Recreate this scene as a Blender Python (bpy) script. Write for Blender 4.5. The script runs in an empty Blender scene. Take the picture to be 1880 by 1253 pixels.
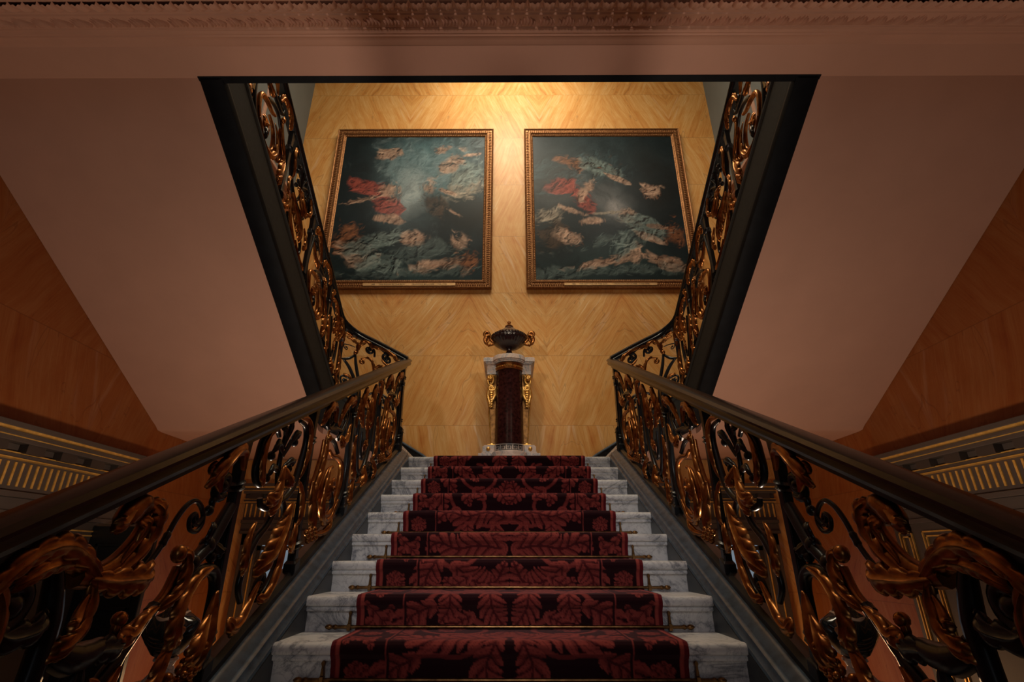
import bpy, bmesh, math, random
import numpy as np
from mathutils import Vector, Matrix

random.seed(7); np.random.seed(7)
SC = bpy.context.scene
COL = SC.collection
PI = math.pi
CZ = 1.944          # eye height above the hall floor; mesh builders below take heights relative to the eye

# ------------------------------------------------------------------ camera, world, lights, exposure
cam_d = bpy.data.cameras.new('camera')
cam = bpy.data.objects.new('camera', cam_d); COL.objects.link(cam)
cam_d.sensor_width = 36; cam_d.lens = 18.0; cam_d.clip_start = 0.05; cam_d.shift_x = 0.0046
cam.location = (0, 0, CZ)
cam.rotation_euler = (math.radians(90 + 22.84), 0, math.radians(0.22))
SC.camera = cam
SC.view_settings.view_transform = 'Standard'
SC.view_settings.look = 'None'
SC.view_settings.gamma = 1
SC.view_settings.exposure = 0.0
SC.view_settings.use_curve_mapping = False
w = bpy.data.worlds.new('world'); SC.world = w; w.use_nodes = True
w.node_tree.nodes['Background'].inputs[0].default_value = (.05, .055, .07, 1)
w.node_tree.nodes['Background'].inputs[1].default_value = 0.15

def area(name, loc, aim, size, size_y, power, col, spread=180):
    d = bpy.data.lights.new(name, 'AREA'); d.shape = 'RECTANGLE'; d.size = size; d.size_y = size_y
    d.energy = power; d.color = col; d.spread = math.radians(spread)
    o = bpy.data.objects.new(name, d); COL.objects.link(o)
    o.location = (loc[0], loc[1], loc[2] + CZ)
    v = Vector((aim[0], aim[1], aim[2] + CZ)) - o.location
    o.rotation_euler = v.to_track_quat('-Z', 'Y').to_euler()
    return o
def point(name, loc, power, col, radius):
    d = bpy.data.lights.new(name, 'POINT'); d.energy = power; d.color = col; d.shadow_soft_size = radius
    o = bpy.data.objects.new(name, d); COL.objects.link(o); o.location = (loc[0], loc[1], loc[2] + CZ)
    return o
def spot(name, loc, aim, power, col, angle, blend, radius):
    d = bpy.data.lights.new(name, 'SPOT'); d.energy = power; d.color = col; d.spot_size = math.radians(angle)
    d.spot_blend = blend; d.shadow_soft_size = radius
    o = bpy.data.objects.new(name, d); COL.objects.link(o); o.location = (loc[0], loc[1], loc[2] + CZ)
    v = Vector((aim[0], aim[1], aim[2] + CZ)) - o.location
    o.rotation_euler = v.to_track_quat('-Z', 'Y').to_euler()
    return o

area('skylight', (0, 3.7, 8.6), (0, 5.6, 1.5), 3.0, 2.4, 250, (1.0, .85, .62))
spot('wall_spotlight', (0, 4.55, 8.6), (0, 6.87, 7.75), 400, (1.0, .91, .74), 84, 1.0, .3)
spot('left_picture_spot', (-2.75, 2.1, 8.5), (-1.6, 6.8, 5.0), 150, (1.0, .88, .70), 60, .9, .12)
spot('right_picture_spot', (2.75, 2.1, 8.5), (1.6, 6.8, 5.0), 150, (1.0, .88, .70), 60, .9, .12)
spot('left_landing_spot', (-1.5, .6, 2.30), (.10, 6.6, 2.3), 170, (1.0, .80, .58), 30, 1.0, .10)
spot('right_landing_spot', (1.5, .6, 2.30), (-.10, 6.6, 2.3), 170, (1.0, .80, .58), 30, 1.0, .10)
spot('left_soffit_uplight', (-1.37, 3.25, -.36), (-1.75, 3.35, 2.0), 66, (1.0, .76, .58), 160, .5, .09)
spot('right_soffit_uplight', (1.37, 3.25, -.36), (1.75, 3.35, 2.0), 66, (1.0, .76, .58), 160, .5, .09)
spot('ceiling_strip_fill', (0, -3.0, -1.5), (0, 2.15, 2.8), 400, (1.0, .75, .60), 36, 1.0, .12)  # added fill without a real fitting, narrow beam to brighten the ceiling strip
point('left_corner_lamp', (-2.3, 5.9, -1.2), 20, (1.0, .56, .26), .12)
point('right_corner_lamp', (2.3, 5.9, -1.2), 20, (1.0, .56, .26), .12)
spot('steps_fill_spot', (0, -1.6, 2.35), (0, 4.1, .10), 230, (1.0, .96, .93), 32, 1.0, .18)  # added spot out of view, brightens the steps and carpet
area('entrance_daylight', (0, -5.6, 1.0), (0, 3.0, .2), 2.4, 2.0, 15, (.84, .92, 1.0))

# ------------------------------------------------------------------ mesh builders
LOC = {}
class MB:
    def __init__(s): s.v = []; s.f = []; s.n = 0
    def add(s, vs, fs):
        vs = np.asarray(vs, float).reshape(-1, 3)
        s.v.append(vs); b = s.n
        s.f.extend([tuple(i + b for i in f) for f in fs]); s.n += len(vs); return s
    def box(s, x0, x1, y0, y1, z0, z1):
        if x0 > x1: x0, x1 = x1, x0
        vs = [(x0,y0,z0),(x1,y0,z0),(x1,y1,z0),(x0,y1,z0),(x0,y0,z1),(x1,y0,z1),(x1,y1,z1),(x0,y1,z1)]
        return s.add(vs, [(0,3,2,1),(4,5,6,7),(0,1,5,4),(1,2,6,5),(2,3,7,6),(3,0,4,7)])
    def hexa(s, vs):
        return s.add(vs, [(0,3,2,1),(4,5,6,7),(0,1,5,4),(1,2,6,5),(2,3,7,6),(3,0,4,7)])
    def grid(s, P, closed_u=False, closed_v=False):
        P = np.asarray(P, float); nu, nv = P.shape[:2]; fs = []
        for i in range(nu if closed_u else nu - 1):
            for j in range(nv if closed_v else nv - 1):
                i2, j2 = (i + 1) % nu, (j + 1) % nv
                fs.append((i*nv + j, i2*nv + j, i2*nv + j2, i*nv + j2))
        return s.add(P.reshape(-1, 3), fs)
    def loft(s, rings):
        """closed rings joined, capped at both ends"""
        P = np.asarray(rings, float); nu, nv = P.shape[:2]
        b = s.n; s.grid(P, False, True)
        s.f.append(tuple(b + j for j in range(nv - 1, -1, -1)))
        s.f.append(tuple(b + (nu - 1)*nv + j for j in range(nv)))
        return s
    def prism_x(s, yz, x0, x1):
        return s.loft([[(x, y, z) for y, z in yz] for x in (x0, x1)])
    def prism_y(s, xz, y0, y1):
        return s.loft([[(x, y, z) for x, z in xz] for y in (y0, y1)])
    def prism_z(s, xy, z0, z1):
        return s.loft([[(x, y, z) for x, y in xy] for z in (z0, z1)])
    def lathe(s, prof, c=(0, 0, 0), n=24, sx=1, sy=1, flute=0, fl_amp=0, twist=0):
        rings = []
        for k, (r, z) in enumerate(prof):
            ring = []
            for i in range(n):
                a = 2*PI*i/n
                rr = r*(1 + (fl_amp*abs(math.sin(flute*(a + twist*z)/2)) if flute else 0))
                ring.append((c[0] + rr*sx*math.cos(a), c[1] + rr*sy*math.sin(a), c[2] + z))
            rings.append(ring)
        return s.loft(rings)
    def ball(s, c, r, n=10, m=7, sx=1, sy=1, sz=1):
        prof = [(max(1e-4, r*math.sin(PI*k/m)), -r*math.cos(PI*k/m)) for k in range(m + 1)]
        rings = [[(c[0]+p*sx*math.cos(2*PI*i/n), c[1]+p*sy*math.sin(2*PI*i/n), c[2]+z*sz) for i in range(n)] for p, z in prof]
        return s.loft(rings)
    def tube(s, pts, radii, sides=8, flat=None, up=(0, 0, 1)):
        P = np.asarray(pts, float); N = len(P)
        R = np.full(N, radii) if np.isscalar(radii) else np.interp(np.linspace(0, 1, N), np.linspace(0, 1, len(radii)), radii)
        T = np.gradient(P, axis=0); T /= np.maximum(1e-9, np.linalg.norm(T, axis=1))[:, None]
        n = np.cross(T[0], up); 
        if np.linalg.norm(n) < 1e-3: n = np.cross(T[0], (1, 0, 0))
        n /= np.linalg.norm(n); rings = []
        for i in range(N):
            n = n - T[i]*np.dot(n, T[i]); n /= max(1e-9, np.linalg.norm(n)); b = np.cross(T[i], n)
            if flat is None: e1, e2, q = n, b, 1.0
            else:                      # flat = (axis, ratio): thickness along the axis scaled
                ax = np.asarray(flat[0], float); ax = ax - T[i]*np.dot(ax, T[i]); ax /= max(1e-9, np.linalg.norm(ax))
                e1, e2, q = ax, np.cross(T[i], ax), flat[1]
            rings.append([P[i] + R[i]*(q*math.cos(2*PI*k/sides)*e1 + math.sin(2*PI*k/sides)*e2) for k in range(sides)])
        return s.loft(rings)
    def build(s, name, mat, parent=None, smooth=True, bevel=0, kind=None, cols=None, sharp=35, loc=None):
        V = np.concatenate(s.v) if s.v else np.zeros((0, 3))
        V = V + np.array([0, 0, CZ])
        base = np.array(LOC.get(parent.name, (0, 0, 0))) if parent else np.array(loc if loc is not None else (0, 0, 0), float)
        V = V - base
        me = bpy.data.meshes.new(name); me.from_pydata(V.tolist(), [], s.f)
        bm = bmesh.new(); bm.from_mesh(me); bmesh.ops.recalc_face_normals(bm, faces=bm.faces[:]); bm.to_mesh(me); bm.free()
        me.materials.append(mat)
        if smooth:
            me.polygons.foreach_set('use_smooth', [True]*len(me.polygons))
            me.set_sharp_from_angle(angle=math.radians(sharp))
        if cols is not None:
            at = me.attributes.new('pattern', 'FLOAT_COLOR', 'POINT')
            at.data.foreach_set('color', np.concatenate([cols, np.ones((len(cols), 1))], 1).astype(np.float32).ravel())
        o = bpy.data.objects.new(name, me); COL.objects.link(o)
        if parent: o.parent = parent; LOC[o.name] = tuple(base)
        else: o.location = tuple(base); LOC[o.name] = tuple(base)
        if kind: o['kind'] = kind
        if bevel:
            m = o.modifiers.new('edge', 'BEVEL'); m.width = bevel; m.segments = 2; m.limit_method = 'ANGLE'; m.angle_limit = math.radians(40)
        return o

def thing(name, label, cat, loc=(0, 0, 0), group=None):
    o = bpy.data.objects.new(name, None); COL.objects.link(o)
    o.empty_display_size = .1
    o.location = (loc[0], loc[1], loc[2] + CZ); LOC[o.name] = (loc[0], loc[1], loc[2] + CZ)
    o['label'] = label; o['category'] = cat
    if group: o['group'] = group
    return o
def tag(o, label, cat, group=None):
    o['label'] = label; o['category'] = cat
    if group: o['group'] = group
    return o
def struct(o): o['kind'] = 'structure'; return o

def smooth_pts(pts, per=6):
    """Catmull-Rom through the points"""
    P = np.asarray(pts, float)
    if len(P) < 3: return np.array([P[0] + (P[-1] - P[0])*t for t in np.linspace(0, 1, per + 1)])
    Q = np.vstack([2*P[0] - P[1], P, 2*P[-1] - P[-2]]); out = []
    for i in range(1, len(Q) - 2):
        for t in np.arange(per)/per:
            a, b, c, d = Q[i-1], Q[i], Q[i+1], Q[i+2]
            out.append(.5*((2*b) + (c - a)*t + (2*a - 5*b + 4*c - d)*t*t + (-a + 3*b - 3*c + d)*t**3))
    out.append(P[-1]); return np.array(out)
def spiral(cx, cy, r0, r1, a0, turns, n=22):
    return [(cx + (r0 + (r1 - r0)*k/n)*math.cos(a0 + 2*PI*turns*k/n), cy + (r0 + (r1 - r0)*k/n)*math.sin(a0 + 2*PI*turns*k/n)) for k in range(n + 1)]

# ------------------------------------------------------------------ materials
class NT:
    def __init__(s, name):
        s.m = bpy.data.materials.new(name); s.m.use_nodes = True; s.t = s.m.node_tree
        s.b = s.t.nodes['Principled BSDF']
    def n(s, typ, **kw):
        o = s.t.nodes.new(typ)
        for k, v in kw.items(): setattr(o, k, v)
        return o
    def ln(s, a, b): s.t.links.new(a, b)
    def val(s, sock, x):
        if isinstance(x, bpy.types.NodeSocket): s.ln(x, sock)
        else: sock.default_value = x
    def M(s, op, a, b=0.0, c=0.0):
        o = s.n('ShaderNodeMath', operation=op); s.val(o.inputs[0], a); s.val(o.inputs[1], b); s.val(o.inputs[2], c); return o.outputs[0]
    def xyz(s, a, b, c):
        o = s.n('ShaderNodeCombineXYZ')
        for i, x in enumerate((a, b, c)): s.val(o.inputs[i], x)
        return o.outputs[0]
    def pos(s, world=True):
        if world: return s.n('ShaderNodeNewGeometry').outputs['Position']
        return s.n('ShaderNodeTexCoord').outputs['Object']
    def sep(s, v):
        o = s.n('ShaderNodeSeparateXYZ'); s.ln(v, o.inputs[0]); return o.outputs
    def noise(s, vec, scale, detail=4, rough=.55, dist=0.0, out=0):
        o = s.n('ShaderNodeTexNoise'); s.ln(vec, o.inputs['Vector'])
        o.inputs['Scale'].default_value = scale; o.inputs['Detail'].default_value = detail
        o.inputs['Roughness'].default_value = rough; o.inputs['Distortion'].default_value = dist
        return o.outputs[out]
    def ramp(s, fac, stops):
        o = s.n('ShaderNodeValToRGB'); s.ln(fac, o.inputs[0]); e = o.color_ramp.elements
        while len(e) < len(stops): e.new(.5)
        for i, (p, c) in enumerate(stops): e[i].position = p; e[i].color = (*c, 1) if len(c) == 3 else c
        return o.outputs[0]
    def mix(s, f, a, b, mode='MIX'):
        o = s.n('ShaderNodeMix', data_type='RGBA', blend_type=mode)
        s.val(o.inputs[0], f)
        for i, x in ((6, a), (7, b)):
            if isinstance(x, tuple): o.inputs[i].default_value = (*x, 1) if len(x) == 3 else x
            else: s.ln(x, o.inputs[i])
        return o.outputs[2]
    def bump(s, h, strength=.3, dist=.01):
        o = s.n('ShaderNodeBump'); s.ln(h, o.inputs['Height']); o.inputs['Strength'].default_value = strength
        o.inputs['Distance'].default_value = dist; s.ln(o.outputs[0], s.b.inputs['Normal'])
    def set(s, col=None, rough=.5, metal=0.0, spec=None, coat=None):
        if col is not None: s.val(s.b.inputs['Base Color'], (*col, 1) if isinstance(col, tuple) else col)
        s.val(s.b.inputs['Roughness'], rough); s.val(s.b.inputs['Metallic'], metal)
        if spec is not None: s.b.inputs['Specular IOR Level'].default_value = spec
        if coat is not None: s.b.inputs['Coat Weight'].default_value = coat; s.b.inputs['Coat Roughness'].default_value = .12
        return s.m

def mat_plain(name, col, rough, metal=0., var=.25, scale=9., spec=None, coat=None, bump=0.0):
    k = NT(name); p = k.pos(False)
    f = k.noise(p, scale, 5)
    lo = tuple(c*(1 - var) for c in col); hi = tuple(min(1, c*(1 + var)) for c in col)
    c = k.ramp(f, [(.3, lo), (.7, hi)])
    if bump: k.bump(k.noise(p, scale*6, 4), bump, .004)
    return k.set(c, rough, metal, spec, coat)

def mat_onyx(name, axis, tint=None):
    """honey onyx slabs, book-matched left to right; axis 0 = wall across x, 1 = wall along y"""
    k = NT(name); o = k.sep(k.pos()); U = o[axis]; V = k.M('SUBTRACT', o[2], CZ + 1.645)
    W, H = 1.15, 1.02
    vi = k.M('FLOOR', k.M('DIVIDE', V, H))
    def rnd(x, s):
        wn = k.n('ShaderNodeTexWhiteNoise', noise_dimensions='1D'); k.ln(k.M('ADD', k.M('MULTIPLY', x, 1.37), s), wn.inputs['W']); return wn.outputs[0]
    up = k.M('PINGPONG', k.M('ADD', U, k.M('MULTIPLY', rnd(vi, 3.3), 1.6)), W)
    ang = k.M('ADD', .12, k.M('MULTIPLY', rnd(vi, 31.7), .55))
    sgn = k.M('SUBTRACT', k.M('MULTIPLY', k.M('GREATER_THAN', rnd(vi, 7.1), .45), 2.0), 1.0)
    ang = k.M('MULTIPLY', ang, sgn)
    wz = k.M('MULTIPLY', vi, 3.7)
    # slow bending of the figure
    wv = k.xyz(k.M('MULTIPLY', up, 1.3), k.M('MULTIPLY', V, 1.1), wz)
    bend = k.M('MULTIPLY', k.M('SUBTRACT', k.noise(wv, 1.0, 2), .5), .15)
    ca = k.M('COSINE', ang); sa = k.M('SINE', ang)
    ac = k.M('ADD', k.M('SUBTRACT', k.M('MULTIPLY', up, ca), k.M('MULTIPLY', V, sa)), bend)
    al = k.M('ADD', k.M('MULTIPLY', up, sa), k.M('MULTIPLY', V, ca))
    f1 = k.noise(k.xyz(k.M('MULTIPLY', ac, 5.0), k.M('MULTIPLY', al, .55), wz), 1.0, 4, .6, .5)
    f2 = k.noise(k.xyz(k.M('MULTIPLY', ac, 26.0), k.M('MULTIPLY', al, 1.5), wz), 1.0, 5, .65, .5)
    f3 = k.noise(k.xyz(k.M('MULTIPLY', ac, 90.0), k.M('MULTIPLY', al, 3.0), wz), 1.0, 3, .6, .2)
    f4 = k.noise(k.xyz(k.M('MULTIPLY', ac, 6.0), k.M('MULTIPLY', al, 3.0), k.M('ADD', wz, 2)), 1.0, 5, .6, 1.0)
    f = k.M('ADD', k.M('ADD', k.M('MULTIPLY', f1, .28), k.M('MULTIPLY', f4, .20)), k.M('ADD', k.M('MULTIPLY', f2, .32), k.M('MULTIPLY', f3, .20)))
    c = k.ramp(f, [(.36, (.55, .20, .040)), (.45, (.66, .31, .080)), (.51, (.71, .375, .118)), (.57, (.76, .45, .17)), (.66, (.86, .66, .38))])
    st = k.noise(k.xyz(k.M('MULTIPLY', ac, 11.0), k.M('MULTIPLY', al, .8), k.M('ADD', wz, 4)), 1.0, 3, .5, .3)
    c = k.mix(k.M('MULTIPLY', k.M('SMOOTH_MAX', k.M('SUBTRACT', st, .63), 0.0, .04), 3.0), c, (.90, .78, .60))
    vein = k.M('ABSOLUTE', k.M('SUBTRACT', k.noise(k.xyz(k.M('MULTIPLY', ac, 3.2), k.M('MULTIPLY', al, .6), k.M('ADD', wz, 9)), 1.0, 3, .5, .8), .5))
    c = k.mix(k.M('MULTIPLY', k.M('LESS_THAN', vein, .004), .30), c, (.26, .11, .04))
    pv = k.M('PINGPONG', V, H)
    jd = k.M('MAXIMUM', k.M('LESS_THAN', pv, .0035), k.M('GREATER_THAN', pv, H - .0035))
    ju = k.M('MAXIMUM', k.M('LESS_THAN', up, .002), k.M('GREATER_THAN', up, W - .002))
    jd = k.M('MAXIMUM', jd, k.M('MULTIPLY', ju, .5))
    c = k.mix(k.M('MULTIPLY', jd, .5), c, (.30, .14, .05))
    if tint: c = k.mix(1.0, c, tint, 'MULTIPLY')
    return k.set(c, .42, 0, .38)

def mat_white_marble(name, tint=(.86, .85, .84)):
    k = NT(name); p = k.pos(False)
    n1 = k.noise(p, 2.2, 8, .62, 1.6); v = k.M('ABSOLUTE', k.M('SUBTRACT', n1, .5))
    n2 = k.noise(p, 6.5, 8, .65, 2.2); v2 = k.M('ABSOLUTE', k.M('SUBTRACT', n2, .5))
    c = k.ramp(v, [(0, (.30, .31, .34)), (.012, (.58, .58, .60)), (.05, tint), (.5, tuple(min(1, t*1.12) for t in tint))])
    c2 = k.ramp(v2, [(0, (.55, .55, .58)), (.014, (.88, .88, .89)), (.05, (1, 1, 1))])
    c = k.mix(.75, c, c2, 'MULTIPLY')
    cl = k.noise(p, 1.3, 3); c = k.mix(.5, c, k.ramp(cl, [(.35, (.72, .72, .75)), (.65, (1, 1, 1))]), 'MULTIPLY')
    return k.set(c, .32)

def mat_attr(name, rough, bump=None, spec=.5, sheen=0, coat=None):
    k = NT(name); a = k.n('ShaderNodeAttribute', attribute_name='pattern')
    p = k.pos(False)
    if bump:
        sc, st, di = bump
        f = k.noise(p, sc, 3); k.bump(f, st, di)
        c = k.mix(.5, a.outputs[0], k.ramp(f, [(.3, (.55, .55, .55)), (.7, (1.3, 1.3, 1.3))]), 'MULTIPLY')
    else: c = a.outputs[0]
    k.set(c, rough, 0, spec, coat)
    if sheen: k.b.inputs['Sheen Weight'].default_value = sheen; k.b.inputs['Sheen Tint'].default_value = (1, .5, .5, 1)
    return k.m

def mat_gilt(name, a, b, rough=.3, metal=.9, scale=14):
    k = NT(name); p = k.pos(False)
    f = k.noise(p, scale, 4); c = k.ramp(f, [(.34, a), (.66, b)])
    r = k.M('ADD', rough, k.M('MULTIPLY', k.noise(p, scale*2, 3), .18))
    return k.set(c, r, metal)
def mat_wood(name, a, b, rough=.28, axis=1):
    k = NT(name); o = k.sep(k.pos(False)); cc = [k.M('MULTIPLY', o[i], 3.0 if i == axis else 40.0) for i in range(3)]
    f = k.noise(k.xyz(*cc), 1.0, 5, .6, .4)
    return k.set(k.ramp(f, [(.3, a), (.7, b)]), rough, 0, .32, .1)
def mat_emit(name, col, st):
    k = NT(name); k.set((.02, .02, .02), .2)
    o = k.sep(k.pos()); f = k.noise(k.pos(), 1.4, 2)
    k.ln(k.ramp(f, [(.3, tuple(c*.7 for c in col)), (.7, col)]), k.b.inputs['Emission Color']); k.b.inputs['Emission Strength'].default_value = st
    return k.m

ONYX_X = mat_onyx('onyx_slabs_across', 0); ONYX_Y = mat_onyx('shade_tinted_onyx_slabs_along', 1, (.40, .235, .18))  # side walls: same onyx, their shade put into a darker, redder tint
PINK = mat_plain('rose_plaster', (.56, .325, .24), .7, var=.04, scale=2.5)
PINKC = mat_plain('rose_cornice_plaster', (.55, .315, .23), .65, var=.05, scale=3)
CARRARA = mat_white_marble('carrara_marble')
PALE = mat_white_marble('pale_pink_marble', (.74, .60, .53))
SLATE = mat_plain('slate_paint', (.028, .034, .041), .38, var=.22, scale=14)
SLATE_L = mat_plain('blue_grey_moulding_paint', (.046, .074, .112), .26, var=.3, scale=22)
IRON = mat_plain('black_iron', (.009, .011, .014), .3, var=.3, scale=12, spec=.55)
BLACK = mat_plain('black_string_paint', (.006, .008, .011), .6, var=.3, scale=10, spec=.12)
CHAR = mat_plain('charcoal_string_paint', (.034, .033, .030), .8, var=.12, scale=30, spec=.2)
GILT = mat_gilt('gilt_bronze', (.20, .070, .020), (.52, .22, .062), .22, .93, 16)
GILT_B = mat_gilt('bright_gilt', (.62, .34, .08), (.92, .58, .20), .26, .9, 20)
GILT_L = mat_gilt('gold_leaf_line', (.72, .40, .08), (.98, .62, .17), .3, .45, 20)
FRAME = mat_gilt('antique_frame_gilt', (.17, .07, .026), (.36, .17, .065), .38, .7, 40)
FRAME_B = mat_gilt('bright_frame_gilt', (.32, .14, .06), (.60, .32, .15), .36, .7, 40)
BRASS = mat_gilt('aged_brass', (.11, .055, .022), (.30, .16, .06), .28, .95, 25)
MAHOG = mat_wood('mahogany_rail', (.013, .007, .006), (.036, .018, .013), .28)
EBONY = mat_wood('ebony_rail', (.007, .0075, .009), (.016, .016, .018), .25)
PORPH = mat_plain('red_porphyry', (.030, .008, .008), .16, var=.7, scale=28, spec=.3)
URNM = mat_plain('dark_porphyry', (.020, .009, .010), .22, var=.5, scale=40, coat=.3)
PANEL = mat_plain('taupe_panel_paint', (.080, .062, .052), .5, var=.08, scale=3)
PANEL_D = mat_plain('dark_taupe_paint', (.050, .037, .030), .5, var=.1, scale=3)
DOORB = mat_plain('black_door_lacquer', (.008, .009, .010), .4, var=.2, scale=5)
FLOORM = mat_plain('hall_stone_floor', (.30, .24, .18), .35, var=.2, scale=1.4)
UPPER = mat_plain('blue_grey_upper_wall', (.16, .19, .20), .6, var=.08, scale=1.2)
CEIL = mat_plain('warm_white_ceiling', (.62, .55, .46), .75, var=.05, scale=1.5)
SKIN = mat_plain('ivory_marble', (.58, .44, .34), .32, var=.15, scale=12)
GLAZE = mat_plain('blue_black_glaze', (.006, .010, .015), .08, var=.4, scale=8, coat=.6)
GLASS_L = mat_emit('daylit_glass', (.30, .38, .46), .55)
PLATE = mat_gilt('name_plate_brass', (.50, .30, .13), (.66, .42, .20), .4, .5, 12)
INK = mat_plain('engraved_ink', (.06, .03, .015), .6)
CARPETM = mat_attr('crimson_leaf_carpet', .95, (700, .5, .004), .1, .25)
CANVASM = mat_attr('oil_canvas', .34, (120, .2, .002), .16, 0, .0)
# ------------------------------------------------------------------ the setting: floor, walls, ceiling, upper landing
D, XS, ZF, ZL = 6.87, 3.58, -1.944, .936
RUN, RISE = .338, .16
YB = -6.2
def nose(n): return 5.24 - (8 - n)*RUN, ZL - (8 - n)*RISE
def zn(y): return ZL + (RISE/RUN)*(y - 5.24)
def up_soffit(y): return 2.389 + .561*(3 - y)
struct(MB().box(-XS-.3, XS+.3, YB, D+.3, ZF-.25, ZF).build('floor', FLOORM))
struct(MB().box(-XS-.3, XS+.3, D, D+.3, ZF, 8.75).build('wall_back', ONYX_X))
for sg, nm in ((-1, 'left'), (1, 'right')):
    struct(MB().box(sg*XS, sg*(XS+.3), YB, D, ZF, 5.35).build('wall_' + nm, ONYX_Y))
    m = MB(); m.box(sg*XS, sg*(XS+.3), YB, D, 5.35, 8.75)
    struct(m.build('wall_upper_' + nm, UPPER))
    m = MB()                                                  # cornice where the upper wall begins
    for (d, za, zb) in ((.05, 5.27, 5.33), (.11, 5.33, 5.39), (.07, 5.39, 5.43)):
        m.box(sg*(XS+.02), sg*(XS-d), 2.0, D, za, zb)
    struct(m.build('trim_1' if sg < 0 else 'trim_2', PINKC, bevel=.008))
    m = MB()
    for y0 in (3.1, 4.45):                                    # framed panels of the upper wall
        for (a, b, c, d) in ((y0, y0+1.15, 5.7, 5.76), (y0, y0+1.15, 7.7, 7.76), (y0, y0+.06, 5.7, 7.76), (y0+1.09, y0+1.15, 5.7, 7.76)):
            m.box(sg*(XS+.02), sg*(XS-.025), a, b, c, d)
    struct(m.build('trim_3' if sg < 0 else 'trim_4', PINKC, bevel=.006))
struct(MB().box(-XS-.3, XS+.3, YB-.3, YB, ZF, 8.75).build('wall_front', PANEL))
struct(MB().box(-XS-.3, XS+.3, YB-.3, D+.3, 8.75, 9.0).build('ceiling', CEIL))

# upper landing: plaster soffit, slab, black edge round the stairwell
YT = 2.316; ZU = 2.773
struct(MB().box(-XS, XS, YB, YT, ZU, ZU+.02).build('ceiling_landing', PINK, smooth=False))
struct(MB().box(-XS, XS, YB, YT, ZU+.021, 3.11).build('floor_upper', CEIL, smooth=False))
m = MB(); m.prism_x([(YT-.012, ZU-.004), (YT+.03, ZU-.012), (YT+.045, ZU+.03), (YT+.03, 3.06), (YT+.05, 3.13), (YT-.012, 3.13)], -1.95, 1.95)
struct(m.build('trim_5', BLACK))

# ceiling cornice: cove, fillets and two carved bands running across the opening
prof = [(2.105, ZU+.01), (2.098, ZU-.003), (2.085, ZU-.010), (2.060, ZU-.014), (2.035, ZU-.022), (2.018, ZU-.034), (2.012, ZU-.040), (2.000, ZU-.040),
        (1.985, ZU-.052), (1.962, ZU-.056), (1.950, ZU-.066), (1.938, ZU-.066), (1.920, ZU-.080), (1.822, ZU-.140), (1.812, ZU-.150), (1.800, ZU-.150),
        (1.782, ZU-.165), (1.762, ZU-.168), (1.745, ZU-.185), (1.660, ZU-.262), (1.640, ZU-.270), (1.60, ZU-.28), (1.30, ZU-.28), (1.30, ZU+.01)]
m = MB().prism_x(prof, -XS, XS)
struct(m.build('trim_6', PINKC, sharp=28))
def carved_band(y0, z0, y1, z1, period, kind):
    m = MB(); dy, dz = y1-y0, z1-z0; L = math.hypot(dy, dz); t = (dy/L, dz/L); n = (-t[1]*-1, t[0]) ; n = (t[1]*-1, t[0])
    if n[1] > 0: n = (-n[0], -n[1])
    nx = int(2*2.9/period)
    def P(x, a, h): return (x, y0 + t[0]*a + n[0]*h, z0 + t[1]*a + n[1]*h)
    for i in range(nx):
        xc = -2.9 + (i + .5)*period
        if kind == 'leaf':
            for dx, wd, ln_, ro in ((-.018, .010, .9, .25), (.0, .012, 1.0, .3), (.019, .010, .9, .25), (-.036, .008, .72, .2), (.036, .008, .72, .2)):
                rows = []
                for k in range(7):
                    f = k/6; ww = wd*math.sin(PI*(.12 + .86*f))
                    x0 = xc + dx + ro*.03*(f - .5) + .012*math.sin(PI*f)
                    rows.append([P(x0 + q*ww, L*(.04 + .9*ln_*f), .021*math.sin(PI*(.1+.85*f))*(1 - q*q) - .001) for q in (-1, -.5, 0, .5, 1)])
                m.grid(rows)
        else:                                                # tongue: raised half-round with an incised line
            rows = []
            for k in range(8):
                f = k/7; ww = period*.5*math.sqrt(max(.02, 1 - max(0, f - .25)**2/.5625*.98))
                rows.append([P(xc + q*ww, L*f, .030*math.sin(PI*min(1, .2 + .7*f))*(1 - abs(q)**3) + .004*math.cos(q*9) - .002) for q in np.linspace(-1, 1, 13)])
            m.grid(rows)
    return m
struct(carved_band(1.920, ZU-.080, 1.822, ZU-.140, .105, 'leaf').build('trim_7', PINKC, sharp=80))
struct(carved_band(1.660, ZU-.262, 1.745, ZU-.185, .073, 'tongue').build('trim_8', PINKC, sharp=80))

# panelled lower walls with a gilt-fluted entablature, along both sides and under the landing
def entablature(nm, run, a, b, end_lo, end_hi):
    """run(t, d, z) -> point: t along the wall, d out from it"""
    m, g, fl, mo = MB(), MB(), MB(), MB()
    def bar(mb, t0, t1, d, z0, z1, d0=-.02):
        p = [run(t, e, z) for z in (z0, z1) for t, e in ((t0, d0), (t1, d0), (t1, d), (t0, d))]
        mb.hexa(p)
    bar(m, a, b, .235, .815, .853); bar(m, a, b, .20, .772, .800); bar(m, a, b, .175, .735, .772)
    bar(m, a, b, .10, .655, .735); bar(m, a, b, .125, .635, .668); bar(m, a, b, .075, .41, .635)
    bar(m, a, b, .11, .385, .425); bar(m, a, b, .085, .30, .385); bar(m, a, b, .10, .262, .30)
    for (d, z0, z1) in ((.228, .800, .815), (.182, .766, .774), (.130, .668, .676), (.135, .632, .640)): bar(g, a, b, d, z0, z1)
    t = a + .03
    while t < b - .06:                                        # modillion blocks
        bar(mo, t, t + .15, .165, .672, .735, .09); t += .30
    t = a + .03
    while t < b - .03:                                        # gilt flutes
        bar(fl, t, t + .018, .082, .458, .618, .07); t += .062
    root = m.build('entablature_' + nm, PANEL, bevel=.004)
    return root, g, fl, mo
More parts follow.
